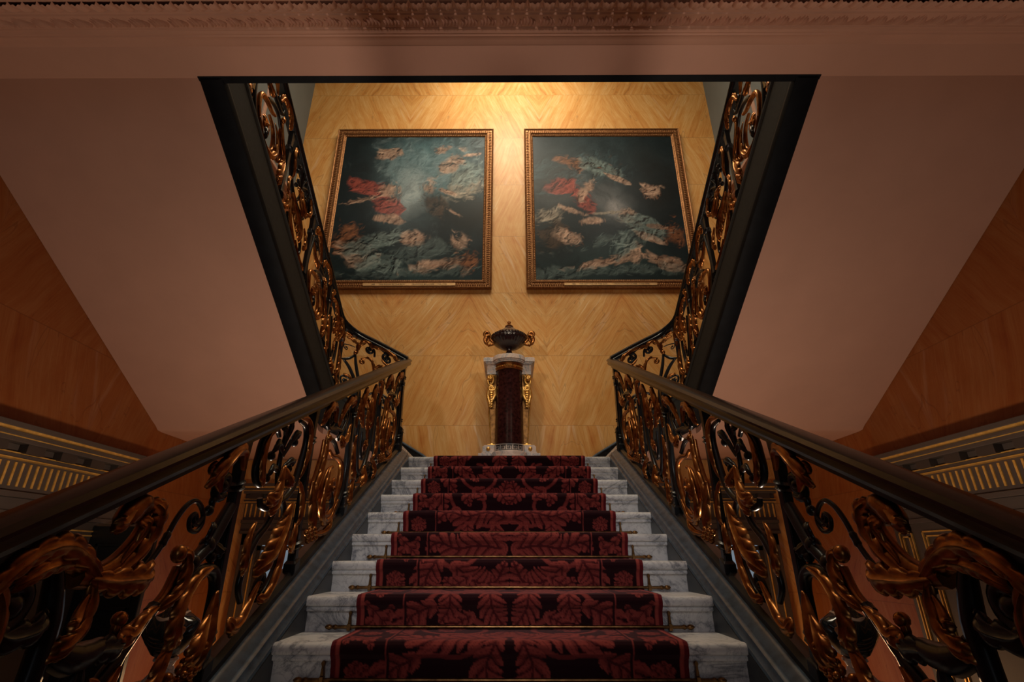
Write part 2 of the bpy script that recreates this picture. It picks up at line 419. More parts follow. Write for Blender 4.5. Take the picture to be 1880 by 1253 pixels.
for sg, nm, k in ((-1, 'left', 9), (1, 'right', 20)):
    run = lambda t, d, z, sg=sg: (sg*(XS - d), t, z)
    r, g, fl, mo = entablature(nm, run, -3.0, 5.14, True, True)
    r.name = 'trim_%d' % k; struct(r)
    for q, (mb, mt) in enumerate(((g, GILT_L), (fl, GILT_L), (mo, PANEL_D))):
        struct(mb.build('trim_%d' % (k + 1 + q), mt))
    # panelled wall below it with gilt panel lines
    m, g = MB(), MB()
    m.box(sg*(XS+.02), sg*(XS-.05), -3.0, 5.02, ZF, .28)
    m.box(sg*(XS-.05), sg*(XS-.075), -3.0, 5.02, ZF, ZF+.30)
    for (y0, y1) in ((4.80, 4.96), (3.62, 4.68), (2.45, 3.50), (1.25, 2.30), (.05, 1.10)):
        for zz in ((ZF+.42, .20),):
            for w_ in (0, .035):
                a, b, c, d = y0+w_, y1-w_, zz[0]+w_, zz[1]-w_
                for q in ((a, a+.011, c, d), (b-.011, b, c, d), (a, b, c, c+.011), (a, b, d-.011, d)):
                    g.box(sg*(XS-.045), sg*(XS-.062), *q)
    struct(m.build('trim_%d' % (k + 4), PANEL, bevel=.004)); struct(g.build('trim_%d' % (k + 5), GILT_L))
    # the corner return under the landing, on the back wall
    run = lambda t, d, z, sg=sg: (sg*t, D - d, z)
    r, g, fl, mo = entablature('back_' + nm, run, 1.0, 3.36, True, True)
    r.name = 'trim_%d' % (k + 6); struct(r)
    for q, (mb, mt) in enumerate(((g, GILT_L), (fl, GILT_L), (mo, PANEL_D))):
        struct(mb.build('trim_%d' % (k + 7 + q), mt))
    # glazed door below it: gilt-lined frame, muntins, daylit panes
    xa, xb, zt = 2.20, 3.12, .13
    f = MB()
    f.box(sg*xa, sg*(xa-.16), D-.09, D+.02, ZF, .27); f.box(sg*xb, sg*(xb+.20), D-.09, D+.02, ZF, .27); f.box(sg*(xa-.16), sg*(xb+.20), D-.09, D+.02, zt, .27)
    fr = struct(f.build('window_%d' % (1 if sg < 0 else 2), PANEL, bevel=.004))
    mt = MB()
    for x in (xa, (xa+xb)/2, xb-.05): mt.box(sg*x, sg*(x+.05), D-.06, D-.01, ZF, zt)
    for z in (ZF, ZF+.75, -.45, zt-.06): mt.box(sg*xa, sg*xb, D-.06, D-.01, z, z+.05)
    mt.build('sash', PANEL_D, fr)
    gl = MB()
    for x in (xa-.02, xa-.10, xb+.02, xb+.11): gl.box(sg*x, sg*(x+.012), D-.098, D-.085, ZF, .20)
    gl.build('gilt_line', GILT_L, fr)
    MB().box(sg*xa, sg*xb, D-.03, D-.02, ZF, zt).build('pane', GLASS_L, fr)

# black lacquer door leaf standing open on the left
t = thing('door_leaf', 'black panelled door leaf standing open against the left hall wall', 'door', (-3.52, 4.62, ZF))
m = MB().box(-3.53, -2.98, 4.60, 4.645, ZF+.01, .237); leaf_ = m.build('panel', DOORB, t, bevel=.006)
m = MB()
for (z0, z1) in ((ZF+.2, -1.2), (-1.08, -.52), (-.40, .10)):
    for q in ((-3.46, -3.05, z0, z0+.025), (-3.46, -3.05, z1-.025, z1), (-3.46, -3.435, z0, z1), (-3.075, -3.05, z0, z1)):
        m.box(q[0], q[1], 4.588, 4.602, q[2], q[3])
m.build('moulding', DOORB, t, bevel=.004)
m = MB(); m.ball((-3.03, 4.575, -.75), .028, sy=.9); m.tube([(-3.03, 4.60, -.75), (-3.03, 4.575, -.75)], .012); m.build('knob', BRASS, t)
# ------------------------------------------------------------------ central flight
stair = thing('staircase', 'white marble stair flight rising to the half landing between dark slate strings', 'staircase', (0, 2.5, ZF))
XW = 1.02
for n in range(-9, 9):
    y, z = nose(n); e = y + RUN + .05 if n < 8 else y + .30
    P = [(y+.034, z-RISE), (y+.036, z-.090), (y+.034, z-.076), (y+.028, z-.070), (y+.016, z-.068), (y+.014, z-.062), (y+.015, z-.054), (y+.020, z-.049), (y+.010, z-.046), (y+.003, z-.043), (y, z-.034), (y-.001, z-.020),
         (y+.003, z-.009), (y+.010, z-.002), (y+.020, z), (e, z), (e, z-RISE)]
    MB().prism_x(P, -XW, XW).build('step', CARRARA, stair, sharp=50)
for sg in (-1, 1):
    # slate face beside the treads, moulded kerb on top, outer face and closed underside
    def row(y, q): return [(sg*x, y, zn(y) + h) for x, h in q]
    y0, y1 = -.55, 5.30
    face = [(1.02, -.42), (1.02, -.035), (1.03, -.03), (1.22, -.03), (1.22, -.42)]
    MB().loft([row(y0, face), row(y1, face)]).build('stringer', SLATE, stair)
    kerb = [(1.022, -.034), (1.018, -.026), (1.022, -.012), (1.034, -.004), (1.040, .004), (1.043, .016), (1.052, .022), (1.062, .024), (1.075, .036), (1.092, .050), (1.104, .058), (1.112, .060),
            (1.16, .060), (1.20, .045), (1.22, .02), (1.22, -.034)]
    MB().loft([row(y0, kerb), row(y1, kerb)]).build('kerb_moulding', SLATE_L, stair, sharp=25)
m = MB(); m.loft([[(x, y, zn(y) + h) for x, h in ((-1.20, -.36), (1.20, -.36), (1.20, -.30), (-1.20, -.30))] for y in (-.1, 5.30)])
m.build('soffit', PINK, stair)

# half landing with the winding steps that climb left and right from it
land = thing('half_landing', 'half landing below the onyx wall with winding side steps', 'landing', (0, 6.1, .70))
MB().box(-1.14, 1.14, 5.272, D-.003, ZL-.02, ZL).build('landing_floor', CARRARA, land, smooth=False)
MB().box(-1.14, 1.14, 5.30, D-.003, .70, ZL-.021).build('landing_slab', PINK, land, smooth=False)
LQ = ZL + .64
for sg in (-1, 1):
    for k in range(4):
        x0 = 1.14 + .28*k; z = ZL + RISE*(k + 1); x1 = x0 + .28 if k < 3 else XS - .003
        P = [(sg*x0, z-RISE-.03), (sg*(x0-.004), z-.02), (sg*(x0+.003), z-.004), (sg*(x0+.012), z), (sg*x1, z), (sg*x1, z-RISE-.03)]
        MB().prism_y(P, 5.30, D-.003).build('winder_step', CARRARA, land)
    so = [(sg*1.14, .70), (sg*1.90, 1.178), (sg*(XS-.003), 1.178), (sg*(XS-.003), LQ-.20), (sg*1.95, LQ-.20), (sg*1.14, .86)]
    MB().prism_y(so, 5.285, D-.003).build('winder_soffit', PINK, land, smooth=False)
    sk = [(sg*.95, ZL), (sg*.95, 1.09), (sg*1.147, 1.24), (sg*2.20, 1.86), (sg*(XS-.003), 1.86), (sg*(XS-.003), LQ), (sg*2.0, LQ), (sg*1.1, ZL)]
    MB().prism_y(sk, D-.03, D-.002).build('skirting', EBONY, land)
    sk = [(x*1.0, z + .0) for x, z in ((sg*.95, 1.09), (sg*1.147, 1.24), (sg*2.20, 1.86), (sg*(XS-.003), 1.86))]
    MB().tube([(x, D-.03, z) for x, z in sk], .014, 8).build('skirting_bead', SLATE_L, land)

# ------------------------------------------------------------------ upper return flights, left and right
def plan_path(sg):
    """plan line of the upper balustrade from the newel corner to the upper landing: x, y, rail height"""
    pts = []
    for t in np.linspace(0, 1, 9)[:-1]: pts.append((-1.10 - .50*t, 5.24, None))
    for a in np.linspace(0, PI/2, 9)[:-1]: pts.append((-1.60 - .24*math.sin(a), 5.00 + .24*math.cos(a), None))
    for y in np.linspace(5.00, YT-.02, 24): pts.append((-1.84, y, None))
    out, s = [], 0; px, py = pts[0][:2]
    for x, y, _ in pts:
        s += math.hypot(x-px, y-py); px, py = x, y; out.append([x, y, s])
    sc = out[16][2]; zc = 2.578 + .561*(4.717 - 5.00)
    for o in out:
        f = o[2]/sc
        z = 1.987 + (zc - 1.987)*f + .02*math.sin(PI*min(1, f)) if f <= 1 else 2.578 + .561*(4.717 - o[1])
        o.append(z)
    return [(-sg*x if sg > 0 else x, y, s, z) for x, y, s, z in out] if sg > 0 else [(x, y, s, z) for x, y, s, z in out]
PATH = {sg: plan_path(sg) for sg in (-1, 1)}
def path_at(sg, s):
    A = np.array(PATH[sg]); x = np.interp(s, A[:, 2], A[:, 0]); y = np.interp(s, A[:, 2], A[:, 1]); z = np.interp(s, A[:, 2], A[:, 3])
    e = .03; x2 = np.interp(s+e, A[:, 2], A[:, 0]) - np.interp(s-e, A[:, 2], A[:, 0]); y2 = np.interp(s+e, A[:, 2], A[:, 1]) - np.interp(s-e, A[:, 2], A[:, 1])
    L = math.hypot(x2, y2) or 1; t = (x2/L, y2/L)
    n = (t[1], -t[0]) if sg > 0 else (-t[1], t[0])           # towards the stairwell
    if sg > 0: n = (-n[0], -n[1]) if False else n
    return x, y, z, t, n
def sweep_path(sg, prof, s0, s1, zoff, n=46, ends=False):
    rings = []
    for s in np.linspace(s0, s1, n):
        x, y, z, t, nn = path_at(sg, s)
        rings.append([(x + nn[0]*c, y + nn[1]*c, z + zoff + v) for c, v in prof])
    return MB().loft(rings)
SMAX = {sg: PATH[sg][-1][2] for sg in (-1, 1)}
for sg, side in ((-1, 'left'), (1, 'right')):
    fl = thing('return_flight', '%s return flight with rose plaster soffit and black outer string' % side, 'staircase', (sg*2.7, 3.7, 1.2))
    # plaster soffit slab, slightly coved into the landing soffit
    ys = [YT, 2.36, 5.0, 5.09, 5.14, 5.20, 5.285]; zs = [ZU, up_soffit(2.36), up_soffit(5.0), up_soffit(5.09)+.004, 1.185, 1.179, 1.178]
    rings = [[(sg*1.944, y, z), (sg*(XS-.003), y, z), (sg*(XS-.003), y, z+.05), (sg*1.944, y, z+.05)] for y, z in zip(ys, zs)]
    MB().loft(rings).build('soffit', PINK, fl, sharp=60)
    # black underside border and charcoal outer string
    lowp = [(.040, -1.157), (.046, -1.150), (.046, -1.10), (.040, -1.09), (.040, -.825), (.050, -.815), (.050, -.795), (-.10, -.795), (-.106, -1.157)]
    sweep_path(sg, [(c, v) for c, v in lowp[3:8]] + [(-.02, -.795), (-.02, -1.09)], .0, SMAX[sg]-.02, 0).build('outer_string', CHAR, fl)
    sweep_path(sg, [(.046, -1.10), (.048, -1.125), (.040, -1.157), (.020, -1.168), (-.085, -1.168), (-.104, -1.157), (-.106, -1.09), (.040, -1.09)], .0, SMAX[sg]-.02, 0).build('string_border', BLACK, fl)
    for k in range(9):
        y = 5.0 - .298*k; z = LQ + .1704*(k + 1)
        P = [(y, z-.20), (y+.012, z-.02), (y+.006, z-.004), (y-.004, z), (y-.34, z), (y-.34, z-.20)]
        MB().prism_x(P, sg*1.87, sg*(XS-.003)).build('step', CARRARA, fl)
# ------------------------------------------------------------------ wrought-iron and gilt balustrades
class Iron:
    """draws ironwork in panel coordinates: a along the run, h above the string, c out of the panel towards the viewer's side"""
    def __init__(s, root, fmap): s.root = root; s.f = fmap; s.cnt = {}
    def up(s, pts, c=0.0, per=5):
        P = np.array([(p[0], p[1], p[2] if len(p) > 2 else c) for p in pts], float)
        return smooth_pts(P, per)
    def bar(s, name, pts, r, mat, c=0.0, per=5, flat=1.0, sides=8, tip=None, sub=None):
        P = s.up(pts, c, per); Q = np.array([s.f(*p) for p in P]); m = MB()
        ax = np.array(s.f(P[0][0], P[0][1], .01)) - np.array(s.f(P[0][0], P[0][1], 0.))
        m.tube(Q, r, sides, (ax, flat) if flat != 1.0 else None)
        if tip: m.ball(Q[-1], tip, 10, 6)
        return m.build(name, mat, sub or s.root, sharp=50)
    def vol(s, cx, cy, r0, a0, turns, tail, r=(.016, .011, .009), mat=None, c=0.0, eye=.017, name='scroll'):
        """tail points, then a spiral winding inwards to a knob"""
        sp = spiral(cx, cy, r0, r0*.22, a0, turns, max(14, int(18*abs(turns))))
        P = [(p[0], p[1], c) for p in tail]
        P = list(s.up(P, c, 5)) + [(x, y, c) for x, y in sp] if len(P) > 1 else [(x, y, c) for x, y in sp]
        Q = np.array([s.f(*p) for p in P]); m = MB(); m.tube(Q, list(r), 8)
        if eye: m.ball(s.f(cx, cy, c), eye, 10, 6)
        return m.build(name, mat or IRON, s.root, sharp=50)
    def leaf(s, pts, w, lobes=4, mat=None, c=0.012, curl=.03, cup=.5, name='acanthus_leaf', base=.35, both=True, thick=.006):
        P = s.up(pts, 0, 7); P[:, 2] += c
        N = lobes*8 + 1
        tt = np.linspace(0, 1, len(P)); T = np.linspace(0, 1, N)
        P = np.stack([np.interp(T, tt, P[:, i]) for i in range(3)], 1)
        d = np.gradient(P[:, :2], axis=0); d /= np.maximum(1e-9, np.linalg.norm(d, axis=1))[:, None]
        U = np.linspace(-1, 1, 9); rows_t, rows_b = [], []
        for i, t in enumerate(T):
            env = (base + (1-base)*math.sin(PI*min(1, t*1.35)*.5))*math.sqrt(max(0.0, 1 - t**3.2)) + .03
            ph = (t*lobes) % 1.0; lob = .58 + .42*math.sin(PI*ph)**.6
            rt, rb = [], []
            for u in U:
                au = abs(u); hw = w*env*(1 - au + au*lob)
                fwd = .55*w*env*au*au
                a = P[i, 0] - d[i, 1]*u*hw + d[i, 0]*fwd
                h = P[i, 1] + d[i, 0]*u*hw + d[i, 1]*fwd
                rib = .16*w*math.cos(au*2*PI*1.5) + .10*w*math.sin(PI*ph)*au
                cc = P[i, 2] + cup*w*env*(1 - au*au) - cup*w*.35 + rib*env + curl*t*t*math.sin(PI*t)
                rt.append(s.f(a, h, cc)); rb.append(s.f(a, h, cc - thick*(1 - .7*au) - .35*cup*w*env*(1-au*au)))
            rows_t.append(rt); rows_b.append(rb)
        m = MB()
        ring = [list(a) + list(b[::-1]) for a, b in zip(rows_t, rows_b)]
        m.loft(ring)
        return m.build(name, mat or GILT, s.root, sharp=70)
    def rosette(s, a, h, r, petals=6, mat=None, c=.02):
        m = MB(); P = []
        n = petals*6
        for k, (q, e) in enumerate(((.12, .5), (.35, .34), (.62, .42), (.85, .30), (1.0, .02))):
            P.append([s.f(a + r*q*(1 if k < 2 else .74 + .26*abs(math.cos(petals*PI*i/n)))*math.cos(2*PI*i/n), h + r*q*(1 if k < 2 else .74 + .26*abs(math.cos(petals*PI*i/n)))*math.sin(2*PI*i/n), c + r*e*.6) for i in range(n)])
        P.append([s.f(a + r*.7*math.cos(2*PI*i/n), h + r*.7*math.sin(2*PI*i/n), c - .008) for i in range(n)])
        m.loft(P); m.ball(s.f(a, h, c + r*.3), r*.22, 8, 5)
        return m.build('rosette', mat or GILT, s.root, sharp=60)
    def post(s, a, h0, h1, r=.021, mat=None):
        m = MB(); H = h1 - h0
        def ring(h, q, w_=1.0): return [s.f(a + q*math.cos(PI/4 + k*PI/2)*1.414*w_, h, q*math.sin(PI/4 + k*PI/2)*1.414) for k in range(4)]
        m.loft([ring(h0, r*1.5), ring(h0 + .05, r*1.5), ring(h0 + .06, r), ring(h0 + H*.5, r*.92), ring(h1 - .10, r), ring(h1, r*1.25)])
        o = m.build('post', mat or IRON, s.root, bevel=.004, sharp=30)
        for hh in (h0 + .13, h1 - .19):
            q = MB(); q.loft([[s.f(a + x*math.cos(2*PI*k/10), hh + dz, x*math.sin(2*PI*k/10)) for k in range(10)] for dz, x in ((-.022, r*1.2), (-.012, r*1.75), (0, r*1.25), (.012, r*1.75), (.022, r*1.2))])
            q.build('collar', mat or IRON, o)
        return o
    def grapes(s, spots, r, name='grape_cluster', mat=None):
        m = MB()
        for a, h, c, k in spots: m.ball(s.f(a, h, c), r*k, 8, 6)
        return m.build(name, mat or GILT, s.root, sharp=80)
    def bud(s, a, h, r, mat=None, c=0.0):
        m = MB(); m.ball(s.f(a, h, c), r, 10, 7, 1, 1, 1.15); return m.build('bud', mat or IRON, s.root)

# --- panel designs; a runs uphill from the lower post (0) to the upper post (.72)
def panel_loops(I, o, k=1.0, H=1.0):
    A = lambda pts: [((p[0] - 2.20)*k + o, p[1]*H, *(p[2:])) for p in pts]
    I.bar('scroll', A([(2.72, .93), (2.80, .88), (2.84, .80), (2.83, .72), (2.80, .64), (2.76, .575), (2.69, .545), (2.60, .55), (2.50, .565), (2.43, .60), (2.41, .64)]), [.012, .018, .02, .019, .018, .013], IRON)
    I.leaf(A([(2.70, .95), (2.79, .92), (2.84, .84), (2.835, .75), (2.81, .67), (2.79, .60)]), .026, 5, c=.022)
    I.bar('scroll', A([(2.50, .90), (2.46, .945), (2.40, .955), (2.345, .92), (2.33, .86), (2.32, .80), (2.34, .745), (2.38, .71), (2.41, .73), (2.395, .76)]), [.011, .017, .02, .018, .014, .012], IRON)
    I.leaf(A([(2.44, .955), (2.37, .94), (2.335, .88), (2.325, .81), (2.345, .745), (2.39, .70)]), .024, 5, c=.022)
    # black bouquet of leaves and buds on a slanting stem
    I.bar('stem', A([(2.74, .40), (2.68, .50), (2.60, .60), (2.555, .70), (2.55, .80), (2.57, .91)]), [.016, .017, .015, .013, .010], IRON)
    for pts, w_ in (([(2.56, .78), (2.62, .84), (2.67, .87), (2.71, .84)], .028), ([(2.555, .80), (2.50, .86), (2.46, .87), (2.43, .84)], .028), ([(2.56, .84), (2.58, .91), (2.57, .97)], .026),
                    ([(2.555, .70), (2.61, .73), (2.66, .73), (2.69, .70)], .024), ([(2.55, .71), (2.49, .75), (2.44, .76), (2.42, .73)], .024), ([(2.56, .82), (2.53, .92), (2.49, .95)], .022)):
        I.leaf(A(pts), w_, 3, IRON, c=.012, name='iron_leaf')
    for a, h in ((2.69, .82), (2.45, .82), (2.665, .69), (2.435, .72)): I.bud((a-2.2)*k+o, h*H, .020)
    I.leaf(A([(2.56, .74), (2.545, .68), (2.52, .63), (2.47, .61), (2.43, .64)]), .045, 4, c=.03)
    I.leaf(A([(2.56, .73), (2.60, .68), (2.64, .63), (2.68, .625)]), .036, 3, c=.03)
    I.leaf(A([(2.58, .66), (2.56, .60), (2.52, .56), (2.48, .55)]), .035, 3, c=.026)
    # hanging gilt wing and the lower scrolls
    I.leaf(A([(2.735, .50), (2.68, .43), (2.60, .385), (2.52, .34), (2.44, .32)]), .075, 6, c=.028, curl=.04)
    I.bar('scroll', A([(2.60, .55), (2.53, .48), (2.44, .45), (2.38, .38), (2.36, .30), (2.40, .22)]), [.018, .017, .015, .013], IRON)
    I.leaf(A([(2.38, .55), (2.335, .50), (2.32, .42), (2.345, .35)]), .032, 4, c=.02)
    I.vol((2.56-2.2)*k+o, .205*H, .055, -PI/2, -1.4, A([(2.72, .30), (2.69, .21), (2.62, .155), (2.56, .15)]), (.017, .014, .010), IRON)
    I.leaf(A([(2.74, .42), (2.72, .30), (2.67, .20), (2.58, .145), (2.52, .17)]), .034, 5, c=.022)
    I.leaf(A([(2.52, .24), (2.46, .20), (2.39, .165), (2.32, .17), (2.29, .22)]), .036, 4, c=.022)
    I.leaf(A([(2.80, .58), (2.85, .50), (2.855, .40), (2.83, .33)]), .026, 4, c=.02)
    I.leaf(A([(2.86, .20), (2.82, .24), (2.80, .30), (2.83, .36)]), .034, 3, c=.02)

def panel_ring(I, o, k=1.0, H=1.0):
    A = lambda pts: [((p[0] - 2.92)*k + o, p[1]*H, *(p[2:])) for p in pts]
    I.bar('scroll', A([(3.24, .62), (3.30, .57), (3.40, .53), (3.49, .46), (3.51, .36), (3.46, .25), (3.37, .19), (3.26, .22), (3.19, .31), (3.19, .42), (3.25, .49), (3.33, .49)]), [.012, .019, .021, .02, .018, .012], GILT)
    I.leaf(A([(3.47, .24), (3.36, .165), (3.23, .20), (3.165, .31), (3.18, .43), (3.25, .52)]), .030, 7, c=.024)
    I.rosette((3.345-2.92)*k+o, .35*H, .072*min(1, k), 7, GILT, .0)
    I.leaf(A([(3.34, .36), (3.345, .29), (3.34, .22)]), .028, 3, IRON, name='iron_leaf')
    I.bar('scroll', A([(3.55, .80), (3.575, .66), (3.60, .52), (3.61, .38), (3.56, .24), (3.46, .155), (3.36, .14)]), [.014, .018, .019, .018, .012], IRON)
    I.leaf(A([(3.56, .72), (3.52, .66), (3.46, .62), (3.40, .63), (3.37, .68)]), .040, 4, c=.02)
    I.bar('scroll', A([(3.12, .72), (3.11, .62), (3.07, .53), (3.03, .46), (3.06, .38), (3.12, .37), (3.14, .41)]), [.012, .018, .018, .015, .012], GILT)
    I.leaf(A([(3.13, .78), (3.13, .66), (3.08, .55), (3.02, .46), (3.05, .36)]), .030, 6, c=.022)
    I.bud((3.14-2.92)*k+o, .725*H, .022, GILT, .02)
    I.bar('scroll', A([(3.40, .56), (3.30, .66), (3.20, .70), (3.12, .66)]), [.014, .016, .012], IRON)
    # leaf scroll under the rail
    I.vol((3.20-2.92)*k+o, .83*H, .065, PI*.9, 1.3, A([(3.42, .70), (3.32, .74), (3.20, .765), (3.14, .80)]), (.016, .015, .011), IRON)
    I.leaf(A([(3.24, .80), (3.20, .90), (3.11, .935), (3.03, .90), (3.00, .84)]), .046, 5, c=.024)
    I.leaf(A([(3.30, .76), (3.36, .84), (3.44, .90), (3.53, .90), (3.56, .84)]), .044, 5, c=.022)
    I.vol((3.46-2.92)*k+o, .80*H, .055, -.4, 1.3, A([(3.36, .66), (3.44, .71), (3.51, .775)]), (.015, .013, .010), IRON)
    # bell drop with berries beside the lower post
    I.leaf(A([(2.985, .52), (3.00, .42), (3.03, .30), (3.05, .20)]), .050, 3, c=.026, base=.2)
    I.grapes([((2.99 + .02*(i % 3) + .018*(i//3) - 2.92)*k + o, (.24 - .028*(i//3))*H, .02 + .012*((i*7) % 3), 1) for i in range(9)], .018)
    I.leaf(A([(3.16, .16), (3.24, .13), (3.32, .125), (3.38, .17)]), .030, 3, c=.02)

def panel_u(I, o, k=1.0, H=1.0):
    A = lambda pts: [(p[0]*k + o, p[1]*H, *(p[2:])) for p in pts]
    I.bar('scroll', A([(.60, .80), (.57, .62), (.52, .42), (.42, .27), (.30, .25), (.22, .36), (.18, .52), (.17, .66)]), [.015, .019, .021, .019, .014], IRON)
    I.bar('scroll', A([(.50, .72), (.46, .52), (.40, .38), (.33, .36), (.29, .44), (.28, .58)]), [.012, .015, .016, .014, .010], IRON)
    I.leaf(A([(.60, .84), (.52, .90), (.44, .88), (.39, .78), (.40, .66), (.44, .56)]), .048, 6, c=.026)
    I.leaf(A([(.24, .62), (.16, .72), (.12, .82), (.17, .91), (.25, .93)]), .046, 6, c=.026)
    I.bar('scroll', A([(.44, .56), (.42, .70), (.36, .80), (.30, .84), (.24, .80), (.25, .72), (.30, .70)]), [.012, .017, .018, .015, .011], GILT)
    I.leaf(A([(.36, .50), (.32, .60), (.29, .70), (.32, .80), (.38, .84)]), .034, 5, c=.028)
    I.rosette(.34*k+o, .46*H, .05*min(1, k), 6, GILT, .02)
    I.leaf(A([(.64, .62), (.66, .50), (.64, .36), (.58, .26)]), .036, 5, c=.02)
    I.leaf(A([(.10, .60), (.07, .48), (.09, .34), (.16, .24)]), .036, 5, c=.02)
    I.vol(.56*k+o, .20*H, .055, PI/2, 1.35, A([(.34, .25), (.42, .22), (.50, .255), (.56, .255)]), (.016, .014, .010), IRON)
    I.vol(.16*k+o, .19*H, .055, PI/2, -1.35, A([(.32, .24), (.26, .22), (.20, .25), (.16, .245)]), (.016, .014, .010), IRON)
    I.leaf(A([(.36, .30), (.36, .22), (.35, .14)]), .055, 3, c=.026)
    I.leaf(A([(.54, .30), (.62, .24), (.66, .16), (.62, .11)]), .034, 4, c=.022)
    I.leaf(A([(.18, .30), (.10, .24), (.07, .16), (.11, .11)]), .034, 4, c=.022)
    I.leaf(A([(.64, .72), (.66, .82), (.63, .92), (.55, .96)]), .030, 4, c=.02)
    I.leaf(A([(.07, .66), (.05, .78), (.08, .90)]), .028, 4, c=.02)

def panel_foot(I):
    """the large opening scroll panel at the foot of the flight"""
    I.bar('branch', [(2.19, .70), (2.15, .66), (2.09, .605), (2.02, .58), (1.96, .565), (1.90, .55)], [.024, .026, .027, .024, .022, .018], IRON)
    for a, h, r in ((2.075, .60, .030), (2.00, .575, .028), (1.955, .565, .026)): I.bud(a, h, r)
    I.leaf([(2.07, .61), (2.05, .65), (2.06, .69)], .022, 2, IRON, name='iron_leaf')
    I.leaf([(2.10, .60), (2.14, .555), (2.16, .53)], .026, 2, IRON, name='iron_leaf'); I.bud(2.12, .54, .02)
    # scroll and leaf springing from the post's top
    I.leaf([(2.19, .84), (2.17, .915), (2.11, .95), (2.03, .935), (1.975, .90), (1.94, .86)], .046, 5, c=.03, curl=.05)
    I.leaf([(2.06, .80), (2.03, .86), (1.985, .91), (1.95, .93)], .035, 3, c=.02)
    I.vol(2.095, .815, .052, -PI*.35, -1.45, [(2.05, .745), (2.045, .775)], (.010, .018, .018, .012), IRON, eye=.022)
    I.bud(2.035, .742, .018)
    # long thin tendril
    I.bar('tendril', [(2.05, .77), (2.045, .75), (2.01, .735), (1.98, .715), (1.955, .735), (1.945, .765)], [.008, .008, .007], IRON)
    I.bar('tendril', [(1.53, .735), (1.58, .705), (1.65, .68), (1.71, .675), (1.77, .70), (1.81, .735), (1.845, .785), (1.885, .815), (1.935, .815), (1.985, .77), (2.01, .715), (1.985, .69), (1.94, .715), (1.925, .755), (1.95, .765), (1.97, .735), (1.95, .72)],
          [.0095, .0095, .009, .009, .009, .008, .008, .007], IRON, per=7)
    I.bar('collar', [(1.80, .72), (1.825, .757)], [.008, .014, .010, .014, .008], IRON)
    # big gilt acanthus arm with its curled head
    I.bar('acanthus_arm', [(1.47, .80), (1.53, .77), (1.60, .765), (1.655, .79), (1.685, .83), (1.675, .875), (1.64, .905)], [.030, .030, .026, .022, .019, .021, .026], GILT, c=.0)
    I.bar('curled_head', [(1.66, .90, .02), (1.63, .925, .02), (1.59, .915, .02), (1.57, .895, .02), (1.575, .875, .02)], [.018, .030, .034, .030, .014], GILT)
    I.leaf([(1.49, .79), (1.57, .745), (1.65, .76), (1.70, .81), (1.705, .87), (1.67, .915)], .040, 8, c=.024)
    I.leaf([(1.50, .78), (1.575, .735), (1.64, .705), (1.70, .68), (1.745, .685)], .052, 5, c=.03)
    I.leaf([(1.60, .77), (1.645, .81), (1.655, .85), (1.635, .875)], .024, 4, c=.026)
    I.leaf([(1.62, .925), (1.575, .925), (1.54, .905), (1.515, .91)], .032, 4, c=.035)
    # arch running down to the volute
    I.bar('acanthus_arch', [(1.52, .775), (1.47, .83), (1.41, .885), (1.35, .915), (1.29, .92), (1.245, .905), (1.215, .875), (1.19, .83)], [.026, .030, .032, .028, .024, .022, .020], GILT)
    I.leaf([(1.53, .77), (1.46, .85), (1.38, .915), (1.30, .94), (1.23, .92), (1.185, .86)], .040, 8, c=.03)
    I.leaf([(1.46, .83), (1.40, .865), (1.33, .885), (1.27, .875)], .032, 5, c=.02)
    I.leaf([(1.515, .79), (1.525, .72), (1.51, .665), (1.465, .645), (1.43, .65)], .036, 5, c=.026)
    I.leaf([(1.505, .74), (1.48, .70), (1.46, .69)], .022, 2, c=.03)
    I.vol(1.295, .825, .066, PI*.55, 1.6, [(1.19, .74), (1.22, .79), (1.255, .865)], (.026, .024, .020, .014), IRON, eye=.034)
    I.leaf([(1.26, .80), (1.30, .76), (1.36, .74), (1.40, .75)], .040, 4, IRON, c=.02, name='iron_leaf')
    # black lyre bar and crescent
    I.bar('lyre_bar', [(1.395, .87), (1.415, .80), (1.43, .72), (1.43, .64), (1.42, .54), (1.41, .42), (1.42, .30), (1.44, .12)], [.018, .024, .028, .027, .025, .024, .026, .030], IRON)
    I.bar('scroll', [(1.675, .50), (1.64, .535), (1.585, .55), (1.53, .575), (1.485, .615), (1.46, .665)], [.008, .026, .036, .040, .034, .016], IRON)
    I.leaf([(1.56, .56), (1.62, .54), (1.67, .515), (1.705, .525)], .040, 4, IRON, c=.016, name='iron_leaf')
    I.leaf([(1.57, .54), (1.56, .46), (1.52, .38), (1.46, .33)], .048, 4, IRON, c=.016, name='iron_leaf')
    # arched support and leafy stems low beside the post
    I.bar('scroll', [(2.195, .34), (2.185, .42), (2.15, .475), (2.09, .51), (2.03, .53), (1.97, .52)], [.022, .024, .024, .022, .018], IRON)
    I.leaf([(2.10, .51), (2.02, .515), (1.955, .485), (1.925, .43), (1.95, .37), (1.985, .36)], .044, 6, c=.028)
    I.leaf([(1.87, .665), (1.915, .645), (1.925, .59), (1.895, .54), (1.83, .525)], .036, 5, c=.028)
    I.bud(1.875, .665, .026, GILT, .02)
    I.bar('scroll', [(1.92, .60), (1.885, .54), (1.83, .52), (1.77, .515), (1.72, .52), (1.685, .545), (1.69, .575)], [.017, .018, .016, .014, .012], GILT, tip=.022)
    I.bar('collar', [(1.85, .527), (1.815, .515)], [.012, .024, .018, .024, .012], IRON)
    I.leaf([(1.83, .53), (1.77, .53), (1.71, .52), (1.68, .55)], .032, 4, c=.024)
    I.bar('stem', [(1.83, .515), (1.78, .485), (1.73, .455), (1.68, .44), (1.60, .37), (1.54, .28), (1.50, .16)], [.012, .016, .018, .018, .02], IRON)
